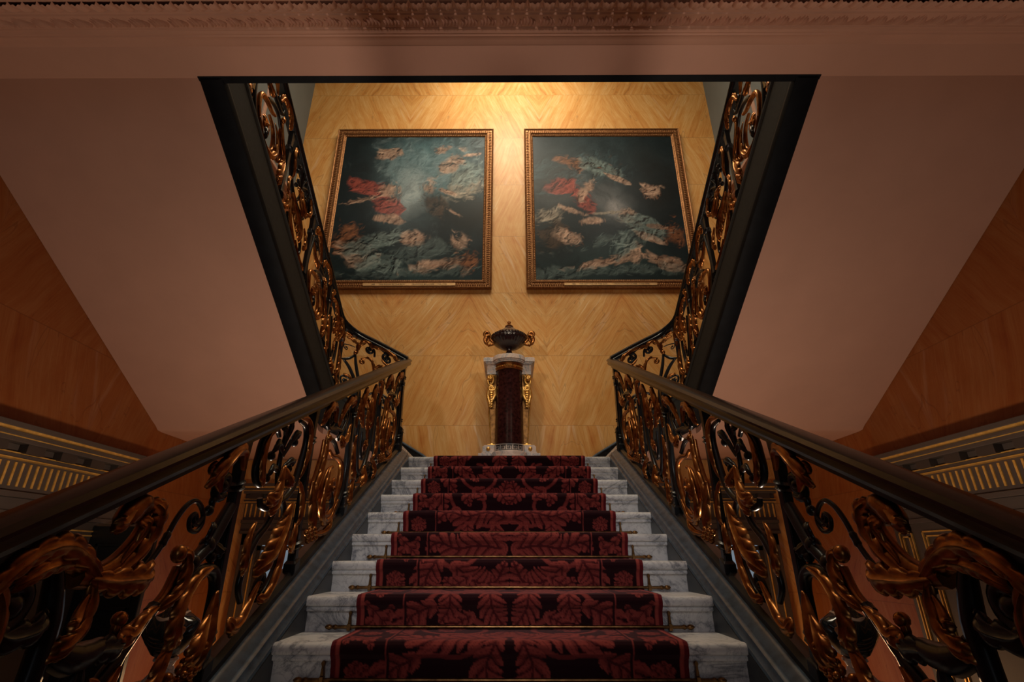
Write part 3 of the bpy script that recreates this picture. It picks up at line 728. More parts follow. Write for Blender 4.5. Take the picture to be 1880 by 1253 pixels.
    I.bar('stem', [(1.76, .49), (1.70, .40), (1.68, .30), (1.72, .20), (1.80, .16)], [.014, .018, .018, .016, .012], IRON, tip=.026)
    I.leaf([(1.98, .40), (1.92, .32), (1.86, .26), (1.80, .25)], .048, 5, c=.022)
    I.leaf([(1.72, .44), (1.66, .36), (1.60, .26), (1.58, .16)], .046, 5, c=.022)
    I.leaf([(1.60, .48), (1.64, .42), (1.66, .34), (1.64, .28)], .040, 4, c=.022)
    I.leaf([(1.40, .50), (1.34, .58), (1.28, .62), (1.22, .60)], .05, 5, c=.022)
    I.vol(1.28, .50, .075, 0, 1.5, [(1.40, .34), (1.37, .42), (1.355, .50)], (.022, .022, .016), IRON, eye=.03)
    # shell and berry cluster at the foot of the post
    I.leaf([(2.165, .40), (2.15, .33), (2.12, .25), (2.08, .19)], .058, 3, c=.034, base=.2)
    I.leaf([(2.13, .34), (2.08, .29), (2.04, .23)], .05, 3, c=.04, base=.25)
    rnd = random.Random(3)
    I.grapes([(2.04 + rnd.uniform(-.075, .085), .19 + rnd.uniform(-.075, .07), .02 + rnd.uniform(-.02, .035), rnd.uniform(.8, 1.25)) for _ in range(46)], .0155)

RAILP = [(.0, .035), (.022, .034), (.036, .028), (.046, .016), (.044, .006), (.036, .002), (.038, -.006), (.042, -.014), (.036, -.026), (.024, -.032), (.0, -.034)]
RAILP = RAILP + [(-c, v) for c, v in RAILP[-2:0:-1]]
for sg, side in ((-1, 'left'), (1, 'right')):
    # ---- central flight
    R = thing('balustrade', 'black and gilt ironwork balustrade with mahogany rail on the %s of the carpeted flight' % side, 'balustrade', (sg*1.14, 2.4, zn(2.4)))
    f = lambda a, h, c, sg=sg: (sg*(1.14 - c), a, zn(a) + h)
    I = Iron(R, f)
    rings = [[(sg*(1.12 - 1.25*c), y, zn(y) + 1.02 + 1.25*v) for c, v in RAILP] for y in np.linspace(-.5, 5.24, 30)]
    rings += [[(sg*(1.12 - 1.25*c*q), y, zn(y) + 1.02 + 1.25*v*q) for c, v in RAILP] for y, q in ((5.27, .85), (5.30, .55), (5.315, .15))]
    rail = MB().loft(rings).build('handrail', MAHOG, R, sharp=25)
    # fillet under the rail and channel on the kerb
    MB().loft([[(sg*(1.14 + x), y, zn(y) + h) for x, h in ((-.03, .955), (.03, .955), (.03, .985), (-.03, .985))] for y in (-.5, 5.24)]).build('top_bar', IRON, R)
    MB().loft([[(sg*(1.155 + x), y, zn(y) + h) for x, h in ((-.040, .055), (.045, .045), (.045, .085), (.02, .10), (-.02, .105), (-.040, .085))] for y in (-.5, 5.28)]).build('bottom_bar', IRON, R)
    for y in (5.20, 4.36, 3.64, 2.92, 2.20, .62, -.42): I.post(y, .09, .965)
    panel_loops(I, 2.22); panel_ring(I, 2.94); panel_u(I, 3.64); panel_ring(I, 4.36, 1.1)
    panel_foot(I)
    panel_loops(I, .62, 1.0); panel_u(I, -.40, 1.3)
    # ---- upper return balustrade
    U = thing('balustrade', 'black and gilt ironwork balustrade climbing the %s return flight above' % side, 'balustrade', (sg*1.84, 3.6, 2.1))
    def fu(a, h, c, sg=sg):
        x, y, z, t, n = path_at(sg, a); return (x + n[0]*c, y + n[1]*c, z - .99 + .195 + (h - .1)*.90)
    J = Iron(U, fu); S = SMAX[sg]
    sweep_path(sg, [(1.05*c, 1.15*v - .01) for c, v in RAILP], -.0, S, 0, 60).build('handrail', EBONY, U, sharp=25)
    sweep_path(sg, [(-.028, -.055), (.028, -.055), (.028, -.03), (-.028, -.03)], 0, S, 0, 50).build('top_bar', IRON, U)
    sweep_path(sg, [(-.03, -.80), (.03, -.80), (.03, -.765), (-.03, -.765)], 0, S, 0, 50).build('bottom_bar', IRON, U)
    sc = PATH[sg][16][2]
    for a in (.04, sc - .11, sc + .36, sc + 1.02, sc + 1.68, sc + 2.34): J.post(a, .09, .93, .019)
    # flat corner panel: lyre, leaf arch, paired volutes
    J.bar('lyre_bar', [(.715, .555), (.665, .53), (.62, .485), (.555, .37), (.52, .24), (.50, .10)], [.012, .017, .019, .018, .018], IRON)
    J.bar('lyre_bar', [(.59, .72), (.575, .62), (.56, .55), (.535, .46), (.51, .36), (.48, .10)], [.012, .017, .018, .018, .018], IRON)
    J.bar('lyre_bar', [(.73, .545), (.69, .575), (.656, .604), (.62, .65), (.584, .708)], [.010, .016, .016, .012], IRON)
    J.bud(.59, .72, .022, GILT, .01)
    J.leaf([(.585, .70), (.572, .77), (.575, .83), (.63, .85), (.72, .835)], .034, 5, c=.022)
    J.leaf([(.58, .76), (.54, .86), (.487, .925), (.432, .915), (.40, .87)], .036, 5, c=.022)
    J.leaf([(.57, .82), (.62, .87), (.68, .88), (.74, .87)], .022, 4, c=.02)
    J.vol(.447, .845, .050, PI*.5, 1.45, [(.377, .79), (.385, .86), (.42, .895)], (.012, .014, .010), IRON, eye=.017)
    J.vol(.237, .845, .058, PI*.6, -1.5, [(.42, .90), (.34, .93), (.27, .915), (.235, .90)], (.012, .016, .011), IRON, eye=.020)
    J.leaf([(.46, .93), (.377, .915), (.28, .945), (.17, .925), (.11, .865), (.10, .79)], .040, 7, c=.026)
    J.leaf([(.30, .80), (.24, .765), (.17, .77), (.12, .80)], .030, 4, c=.02)
    J.vol(.515, .655, .032, PI*.4, 1.3, [(.37, .60), (.40, .71), (.45, .735), (.50, .70)], (.009, .012, .008), GILT, eye=.013)
    J.leaf([(.365, .58), (.37, .66), (.40, .72), (.46, .735)], .026, 4, c=.02); J.leaf([(.37, .62), (.32, .69), (.26, .715), (.21, .70)], .028, 4, c=.02)
    J.vol(.70, .715, .036, PI*.5, -1.2, [(.60, .79), (.65, .78), (.70, .755)], (.006, .006, .005), IRON, eye=.008)
    J.vol(.665, .945, .045, 0, 1.4, [(.56, .86), (.60, .87), (.70, .92)], (.010, .012, .009), GILT, eye=.014)
    J.leaf([(.60, .89), (.605, .95), (.65, .985), (.71, .965)], .024, 4, c=.02)
    J.vol(.66, .30, .070, PI*.5, -1.3, [(.52, .22), (.55, .33), (.62, .375)], (.010, .012, .009), IRON, eye=.012); J.rosette(.66, .30, .045, 7, IRON, .01)
    J.leaf([(.56, .26), (.575, .34), (.63, .385), (.70, .37)], .024, 5, c=.02)
    J.leaf([(.48, .42), (.42, .46), (.36, .52), (.33, .58)], .030, 4, c=.02); J.leaf([(.24, .56), (.18, .48), (.12, .40), (.08, .30)], .036, 5, c=.022)
    J.vol(.24, .30, .085, PI*.5, 1.4, [(.45, .15), (.40, .30), (.30, .38)], (.013, .015, .011), IRON)
    # tight leaf work round the bend, then the climbing panels
    panel_u(J, sc - .15, .72)
    panel_ring(J, sc + .37, .9); panel_loops(J, sc + 1.03, .9); panel_ring(J, sc + 1.69, .9); panel_u(J, sc + 2.36, .45)
# ------------------------------------------------------------------ stair carpet with an acanthus pattern
def vnoise(x, y, seed):
    rs = np.random.RandomState(seed); G = rs.rand(64, 64)
    xi = np.floor(x).astype(int); yi = np.floor(y).astype(int); fx = x - xi; fy = y - yi
    fx = fx*fx*(3 - 2*fx); fy = fy*fy*(3 - 2*fy)
    g = lambda a, b: G[a % 64, b % 64]
    return (g(xi, yi)*(1-fx) + g(xi+1, yi)*fx)*(1-fy) + (g(xi, yi+1)*(1-fx) + g(xi+1, yi+1)*fx)*fy
def fbm(x, y, seed, octs=5, gain=.55):
    t = 0; a = 1; n = 0
    for k in range(octs): t = t + a*vnoise(x*2**k + 11*k, y*2**k + 5*k, seed + k); n += a; a *= gain
    return t/n
def stamp_leaf(u, v, L, T, pts, w, lobes):
    """L: leaf mask, T: tone; a lobed acanthus leaf along a curved spine"""
    S = smooth_pts(np.array([(p[0], p[1], 0) for p in pts]), 8)[:, :2]
    pad = w*1.7; lo = S.min(0) - pad; hi = S.max(0) + pad
    idx = np.where((u > lo[0]) & (u < hi[0]) & (v > lo[1]) & (v < hi[1]))[0]
    if not len(idx): return
    P = np.stack([u[idx], v[idx]], 1); A = S[:-1]; B = S[1:]; d = B - A; l2 = (d**2).sum(1)
    best = np.full(len(idx), 9.); bt = np.zeros(len(idx)); bs = np.zeros(len(idx)); n = len(A)
    for i in range(n):
        q = ((P - A[i])@d[i])/max(l2[i], 1e-9); q = np.clip(q, 0, 1); r = P - (A[i] + q[:, None]*d[i]); e = np.hypot(r[:, 0], r[:, 1])
        m = e < best; best[m] = e[m]; bt[m] = ((i + q)/n)[m]; bs[m] = np.sign(d[i][0]*r[:, 1] - d[i][1]*r[:, 0])[m]
    length = np.sqrt(l2).sum()
    tb = bt - .75*best/length                                    # lobes sweep forward
    ph = (tb*lobes) % 1.0
    env = np.clip(np.sin(PI*np.clip(.12 + .88*bt, 0, 1))**.7, 0, 1)
    hw = w*env*(.50 + .50*np.sin(PI*ph)**.55)
    inside = best < hw
    x = best/np.maximum(hw, 1e-6)
    tone = (.30 + .70*np.sin(PI*ph)**.8)*(.80 + .25*x)
    tone = np.where((ph < .16) & (x > .12), .04, tone)            # dark seams between lobes
    tone = np.where(best < w*.07, .10, tone)                     # midrib
    tone = np.where((np.abs(((tb*lobes*3) % 1.0) - .5) < .10) & (x > .15), tone*.55, tone)
    k = idx[inside]; L[k] = 1; T[k] = tone[inside]
def stamp_line(u, v, L, T, pts, w, tone=.7):
    S = smooth_pts(np.array([(p[0], p[1], 0) for p in pts]), 10)[:, :2]
    lo = S.min(0) - w*2; hi = S.max(0) + w*2
    idx = np.where((u > lo[0]) & (u < hi[0]) & (v > lo[1]) & (v < hi[1]))[0]
    if not len(idx): return
    P = np.stack([u[idx], v[idx]], 1); best = np.full(len(idx), 9.)
    for a, b in zip(S[:-1], S[1:]):
        d = b - a; q = np.clip(((P - a)@d)/max(d@d, 1e-9), 0, 1); r = P - (a + q[:, None]*d); best = np.minimum(best, np.hypot(r[:, 0], r[:, 1]))
    k = idx[best < w]; L[k] = 1; T[k] = tone*(1 - .4*(best[best < w]/w)**2)
CW = .765
def carpet():
    path = []                                                     # y, z along the steps, top first
    path.append((6.0, ZL + .012)); path.append((5.40, ZL + .012))
    for n in range(8, -10, -1):
        y, z = nose(n); g = .011
        path += [(y + .04, z + g), (y + .016, z + g), (y + .002, z + g*.7), (y - .009, z - .006), (y - .012, z - .020), (y - .008, z - .040), (y + .010, z - .060), (y + .020, z - .085), (y + .024, z - RISE + .03), (y + .012, z - RISE + g)]
    P = np.array(path); s = np.concatenate([[0], np.cumsum(np.hypot(*np.diff(P, axis=0).T))])
    s_end = s[-1]; s_fine = s[2 + 10*10]                          # fine rows down to step -1, coarse below
    S = np.unique(np.concatenate([np.arange(s[1], s_fine, .0065), np.arange(s_fine, s_end, .05), s]))
    Y = np.interp(S, s, P[:, 0]); Z = np.interp(S, s, P[:, 1])
    U = np.linspace(-1, 1, 261)
    uu, ss = np.meshgrid(U*CW, S); u = uu.ravel(); v = (ss.ravel() % 1.42)
    L = np.zeros(len(u)); T = np.zeros(len(u))
    au = np.abs(u)
    for sx in (1, -1):
        for dv in (-1.42, 0, 1.42):
            Q = lambda pts, ox=0.0, oy=0.0: [(sx*(p[0] + ox), p[1] + oy + dv) for p in pts]
            stamp_line(u, v, L, T, Q([(.02, .05), (.14, .12), (.30, .10), (.42, .22), (.40, .40), (.26, .50), (.14, .44), (.12, .33), (.20, .27)]), .014)
            stamp_line(u, v, L, T, Q([(.06, .62), (.20, .74), (.38, .74), (.47, .88), (.42, 1.04), (.30, 1.10), (.20, 1.04), (.21, .94)]), .014)
            for pts, w_, lb in tuple((q, w2*1.4, int(l2*1.5)) for q, w2, l2 in (([(.03, .06), (.16, .02), (.30, .05), (.44, .02), (.53, .10)], .075, 6), ([(.40, .22), (.50, .28), (.52, .40), (.46, .52)], .062, 5),
                                ([(.28, .50), (.16, .56), (.06, .52), (.02, .40)], .070, 6), ([(.20, .27), (.26, .30), (.30, .36), (.27, .42)], .045, 4),
                                ([(.10, .13), (.08, .24), (.02, .32)], .055, 4), ([(.30, .12), (.30, .22), (.35, .30)], .045, 4),
                                ([(.06, .64), (.20, .62), (.34, .64), (.46, .60), (.54, .66)], .075, 6), ([(.42, .76), (.52, .82), (.54, .96), (.50, 1.08)], .060, 5),
                                ([(.30, 1.10), (.20, 1.18), (.08, 1.18), (.02, 1.06)], .070, 6), ([(.21, .94), (.27, .90), (.33, .94), (.31, 1.02)], .048, 4),
                                ([(.06, .68), (.10, .80), (.06, .92), (.0, 1.0)], .055, 5), ([(.42, 1.06), (.48, 1.18), (.44, 1.30), (.34, 1.36)], .070, 6),
                                ([(.06, 1.24), (.16, 1.28), (.24, 1.38)], .060, 4), ([(.24, 1.16), (.32, 1.20), (.38, 1.16)], .04, 3))):
                stamp_leaf(u, v, L, T, Q(pts), w_, lb)
            for j in range(4):                                    # border: rosettes and little leaves
                oy = .355*j
                stamp_leaf(u, v, L, T, Q([(.59, .22), (.62, .27), (.69, .29), (.715, .34)], 0, oy), .036, 4)
                stamp_leaf(u, v, L, T, Q([(.71, .20), (.67, .25), (.61, .31), (.59, .36)], 0, oy), .034, 4)
                for k in range(6):
                    a = k*PI/3 + .3; c0 = (.652, .11 + oy)
                    stamp_leaf(u, v, L, T, Q([(c0[0] + .012*math.cos(a), c0[1] + .012*math.sin(a)), (c0[0] + .034*math.cos(a+.2), c0[1] + .034*math.sin(a+.2)), (c0[0] + .060*math.cos(a+.45), c0[1] + .060*math.sin(a+.45))]), .026, 2)
    field = (au > .527) & (au < .535); L[field] = 1; T[field] = .85
    edge = (au > .728) & (au < .742); L[edge] = 1; T[edge] = 1.05
    dark = np.array([.018, .003, .006]); leafc = np.array([.36, .062, .050]); low = np.array([.060, .006, .010])
    t = np.clip(T, 0, 1.1)[:, None]
    C = np.where(L[:, None] > 0, low + (leafc - low)*t, dark)
    sol = au > .742; C[sol] = np.array([.135, .009, .014])
    gap = (au > .515) & (au <= .527); C[gap] = dark*1.2
    sag = np.where(au > CW*.985, -.004, 0)
    V = np.stack([u, np.repeat(Y, len(U)), np.repeat(Z, len(U)) + sag], 1)
    nu, nv = len(S), len(U)
    i, j = np.meshgrid(np.arange(nu - 1), np.arange(nv - 1), indexing='ij'); a = (i*nv + j).ravel()
    F = np.stack([a, a + 1, a + nv + 1, a + nv], 1)
    m = MB(); m.v = [V]; m.n = len(V); m.f = [tuple(x) for x in F.tolist()]
    return m.build('stair_carpet', CARPETM, None, cols=C, sharp=180, loc=(0, 2.5, ZL - 1.3 + CZ))
cp = carpet()
tag(cp, 'crimson leaf-patterned carpet runner down the middle of the marble steps', 'carpet')

# ------------------------------------------------------------------ brass stair rods
y0, z0 = nose(8)
base = (y0 + .012, z0 - RISE + .022)
ordn = ['first', 'second', 'third', 'fourth', 'fifth', 'sixth', 'seventh', 'eighth', 'ninth']
proto = thing('stair_rod', '', 'stair rod', (0, base[0], base[1]), 'brass stair rods across the carpet')
m = MB(); m.tube([(-.86, base[0], base[1]), (.86, base[0], base[1])], .008, 10); m.build('rod', BRASS, proto)
for sx in (-1, 1):
    m = MB()
    m.lathe([(.0015, 0), (.008, .004), (.012, .014), (.009, .024), (.006, .028), (.010, .034), (.013, .044), (.010, .056), (.004, .064), (.0015, .066)], n=12)
    V = np.concatenate(m.v); m.v = [np.stack([sx*(.85 + V[:, 2]), base[0] + V[:, 0], base[1] + V[:, 1]], 1)]
    m.build('finial', BRASS, proto)
    x = sx*.795
    m = MB(); m.loft([[(x + a, base[0] + b, z) for a, b in ((-.009, -.014), (.009, -.014), (.009, .012), (-.009, .012))] for z in (base[1] - .016, base[1] + .014)])
    m.loft([[(x + a*q, base[0] + b, z) for a, b in ((-.008, -.006), (.008, -.006), (.008, .012), (-.008, .012))] for z, q in ((base[1] + .014, 1), (base[1] + .05, .6), (base[1] + .062, 1.1), (base[1] + .072, .3))])
    m.build('bracket', BRASS, proto, bevel=.002)
for k in range(9):
    if k == 0: o = proto
    else:
        o = proto.copy(); COL.objects.link(o); o.location = (0, base[0] - RUN*k, base[1] - RISE*k + CZ)
        for ch in list(proto.children):
            c = ch.copy(); COL.objects.link(c); c.parent = o
    o['label'] = 'brass stair rod at the foot of the %s riser %s' % (ordn[k], 'below the landing edge' if k == 0 else 'counting down from the landing')
# ------------------------------------------------------------------ pedestal and urn on the landing
PY = 6.36
ped = thing('pedestal', 'tall half-round dark porphyry pedestal with gilt consoles and pale marble cap on the landing', 'pedestal', (0, PY, ZL))
def bowfront(w, d, bow, bw, n=14):
    """plan outline: flat back, square side blocks and a bowed centre at the front"""
    P = [(w, D-PY-.03), (w, -d), (bw, -d)]
    P += [(bw*math.cos(a), -d - bow*math.sin(a)) for a in np.linspace(.15, PI-.15, n)]
    P += [(-bw, -d), (-w, -d), (-w, D-PY-.03)]
    return [(x, PY + y) for x, y in P]
m = MB(); m.prism_z(bowfront(.40, .20, .14, .21), ZL, 1.10); m.prism_z(bowfront(.375, .18, .14, .21), 1.10, 1.145); m.build('plinth', PALE, ped, bevel=.004)
m = MB(); m.prism_z(bowfront(.335, .15, .13, .19), 1.145, 1.165); m.prism_z(bowfront(.325, .14, .125, .185), 1.165, 1.235); m.prism_z(bowfront(.31, .13, .115, .18), 1.235, 1.25)
bs = m.build('base', PALE, ped, bevel=.003)
# Greek key inlay round the bowed base
m = MB()
def arc(u, z, r=.193): 
    a = PI/2 + u/r; return (r*.985*math.cos(a), PY - .14 - .128*math.sin(a) - .002, z)
def strip(u0, u1, z0, z1):
    n = max(2, int(abs(u1-u0)/.012)+1); us = np.linspace(u0, u1, n)
    m.loft([[arc(u, z0), arc(u, z1), tuple(np.array(arc(u, z1)) + [0, .006, 0]), tuple(np.array(arc(u, z0)) + [0, .006, 0])] for u in us])
za, zb, t_ = 1.172, 1.230, .008
strip(-.20, .20, za-.003, za+.002); strip(-.20, .20, zb-.002, zb+.003)
for k in range(5):
    u = -.19 + .078*k
    strip(u, u+.008, za, zb); strip(u, u+.062, zb-.012, zb-.004); strip(u+.054, u+.062, za+.014, zb-.004); strip(u+.022, u+.062, za+.014, za+.022); strip(u+.022, u+.030, za+.014, zb-.022); strip(u+.022, u+.044, zb-.030, zb-.022)
m.build('greek_key', DOORB, bs, smooth=False)
for sx in (-1, 1):
    m = MB(); m.ball((sx*.255, PY-.142, 1.20), .020, 12, 8, 1, .8, 1); m.ball((sx*.255, PY-.138, 1.20), .028, 12, 6, 1, .3, 1); m.build('stud', GILT_B, bs)
# half-round shaft
n = 28; rings = []
for z, r in ((1.25, .178), (1.27, .176), (1.6, .174), (2.0, .168), (2.27, .163)):
    rings.append([(r*math.cos(a), PY - .10 - r*.95*math.sin(a), z) for a in np.linspace(0, PI, n)] + [(-r, PY+.12, z), (r, PY+.12, z)])
MB().loft(rings).build('shaft', PORPH, ped, sharp=60)
m = MB()
for z0, z1, r in ((2.27, 2.285, .176), (2.285, 2.345, .168), (2.345, 2.36, .180)):
    m.loft([[(r*math.cos(a), PY - .10 - r*.97*math.sin(a), z) for a in np.linspace(0, PI, n)] + [(-r, PY+.12, z), (r, PY+.12, z)] for z in (z0, z1)])
bn = m.build('neck_band', GILT, ped, bevel=.002)
m = MB()
for k in range(17):
    a = .12 + (PI-.24)*k/16; m.ball((.170*math.cos(a), PY - .10 - .165*math.sin(a), 2.315), .013, 8, 5)
m.build('beading', GILT_B, bn)
m = MB()
for sx in (-1, 1): m.box(sx*.165, sx*.285, PY-.12, PY+.12, 2.235, 2.37)
for (w_, d, bow, bw, z0, z1) in ((.295, .15, .135, .19, 2.37, 2.385), (.305, .16, .14, .195, 2.385, 2.40), (.33, .185, .145, .205, 2.40, 2.455), (.318, .175, .145, .20, 2.455, 2.468), (.28, .14, .13, .18, 2.468, 2.482)):
    m.prism_z(bowfront(w_, d, bow, bw), z0, z1)
m.build('capital', PALE, ped, bevel=.004)
# side consoles: tapering panels edged with gilt, scrolls and husks above
for sx in (-1, 1):
    m = MB(); m.hexa([(sx*.165, PY-.07, 1.25), (sx*.225, PY-.07, 1.25), (sx*.225, PY+.12, 1.25), (sx*.165, PY+.12, 1.25), (sx*.16, PY-.10, 2.235), (sx*.265, PY-.10, 2.235), (sx*.265, PY+.12, 2.235), (sx*.16, PY+.12, 2.235)])
    co = m.build('console', BRASS, ped, bevel=.004)
    Q = lambda pts, dy=-.13: [(sx*x, PY + dy + (q[0] if q else 0), z) for x, z, *q in pts]
    m = MB(); m.tube(Q([(.225, 1.26), (.245, 1.55), (.262, 1.80), (.272, 1.95)], -.075), [.008, .009, .011, .013], 8); m.tube(Q([(.172, 1.26), (.170, 1.55), (.170, 1.75)], -.10), .006, 8)
    m.build('edge_moulding', GILT_B, co)
    m = MB()
    sp = spiral(.222, 2.03, .045, .010, PI*.9, 1.6, 26)
    m.tube([(sx*x, PY-.135, z) for x, z in sp], [.024, .020, .012], 8); m.ball((sx*.222, PY-.145, 2.03), .018)
    m.tube(Q(smooth_pts([(.178, 2.03, 0), (.185, 1.93, 0), (.22, 1.84, 0), (.255, 1.76, 0)], 6).tolist()), [.022, .034, .028, .008], 8)
    m.tube(Q(smooth_pts([(.262, 2.02, 0), (.268, 1.92, 0), (.250, 1.84, 0), (.235, 1.75, 0)], 6).tolist()), [.020, .028, .022, .007], 8)
    for k in range(7): m.ball((sx*(.226 - .001*k), PY-.145, 1.955 - .032*k), .028 - .002*k, 8, 6, 1.3, .8, .8)
    m.build('scroll', GILT_B, co, sharp=60)
    m = MB()                                                   # cherub-like bust of scrolling foliage over the volute
    m.ball((sx*.235, PY-.135, 2.165), .036, 12, 8, .9, .9, 1.1)
    for k in range(9): a = k*.7; m.ball((sx*(.235 + .030*math.cos(a)), PY-.15 + .012*math.sin(a*2), 2.178 + .026*math.sin(a)), .016, 8, 5)
    m.tube(Q(smooth_pts([(.19, 2.22, 0), (.20, 2.15, 0), (.215, 2.10, 0), (.255, 2.08, 0), (.275, 2.12, 0)], 6).tolist()), [.012, .018, .020, .014, .008], 8)
    m.tube(Q(smooth_pts([(.265, 2.21, 0), (.272, 2.14, 0), (.262, 2.08, 0)], 6).tolist()), [.014, .016, .010], 8)
    m.build('husk', GILT_B, co, sharp=60)
    m = MB(); m.box(sx*.17, sx*.265, PY-.13, PY-.05, 1.25, 1.262); m.ball((sx*.215, PY-.09, 1.265), .04, 12, 6, 1, .8, .45); m.build('foot', GILT_B, co)

for o in ped.children_recursive:                                # settle the tall parts to their true height above the base
    b0 = LOC[o.name]
    for v in o.data.vertices:
        z = v.co.z + b0[2] - CZ
        if z > 1.25: v.co.z -= (z - 1.25)*.073
urn = thing('urn', 'dark fluted covered urn with gilt mask handles standing on the porphyry pedestal', 'urn', (0, PY-.08, 2.482))
uc = (0, PY-.08, 0)
m = MB(); m.box(-.09, .09, PY-.17, PY+.01, 2.482, 2.512); m.box(-.075, .075, PY-.155, PY-.005, 2.512, 2.522); m.build('base', PALE, urn, bevel=.004)
m = MB(); m.lathe([(.068, 2.522), (.072, 2.532), (.060, 2.545), (.042, 2.562), (.036, 2.582), (.040, 2.60), (.052, 2.606)], uc, 32); m.build('foot', URNM, urn)
m = MB(); m.lathe([(.045, 2.604), (.075, 2.612), (.13, 2.640), (.185, 2.680), (.222, 2.722), (.236, 2.750), (.232, 2.764), (.22, 2.772)], uc, 128, flute=32, fl_amp=.045, twist=9); m.build('bowl', URNM, urn, sharp=80)
m = MB(); m.lathe([(.236, 2.766), (.242, 2.776), (.236, 2.788), (.22, 2.790)], uc, 48)
for k in range(36): a = 2*PI*k/36; m.ball((.232*math.cos(a), uc[1] + .232*math.sin(a), 2.785), .014, 8, 5)
m.build('rim', URNM, urn)
m = MB(); m.lathe([(.222, 2.786), (.205, 2.812), (.165, 2.842), (.115, 2.872), (.078, 2.900), (.055, 2.928), (.045, 2.940)], uc, 96, flute=24, fl_amp=.05, twist=0); lid = m.build('lid', URNM, urn, sharp=80)
m = MB(); m.lathe([(.050, 2.936), (.056, 2.944), (.042, 2.956), (.028, 2.968), (.016, 2.982), (.022, 2.994), (.026, 3.006), (.018, 3.018), (.004, 3.026)], uc, 24); m.build('finial', GILT, lid)
for sx in (-1, 1):
    m = MB(); Q = lambda pts: [(sx*x, uc[1] - .03 + y, z) for x, z, y in pts]
    m.tube(Q(smooth_pts([(.205, 2.70, 0), (.24, 2.74, 0), (.262, 2.80, 0), (.285, 2.84, 0), (.315, 2.845, 0), (.33, 2.815, 0), (.315, 2.79, 0), (.295, 2.80, 0)], 6).tolist()), [.020, .026, .026, .024, .020, .016, .012], 10)
    m.tube(Q(smooth_pts([(.262, 2.79, -.02), (.30, 2.77, -.03), (.318, 2.73, -.03), (.305, 2.68, -.02), (.27, 2.655, 0)], 6).tolist()), [.022, .028, .024, .020, .010], 10)
    m.ball((sx*.298, uc[1]-.06, 2.745), .030, 12, 8, .8, .8, 1.25); m.ball((sx*.300, uc[1]-.088, 2.735), .012)
    for k in range(8): m.ball((sx*(.268 + .007*k), uc[1] - .05 - .006*(k % 3), 2.672 + .012*abs(k-4)), .015, 8, 5)
    m.tube(Q(smooth_pts([(.205, 2.68, 0), (.245, 2.66, -.01), (.275, 2.64, 0)], 6).tolist()), [.022, .018, .006], 8)
    m.build('handle', GILT, urn, sharp=60)

urn.location.z -= .089                                        # standing on the capital

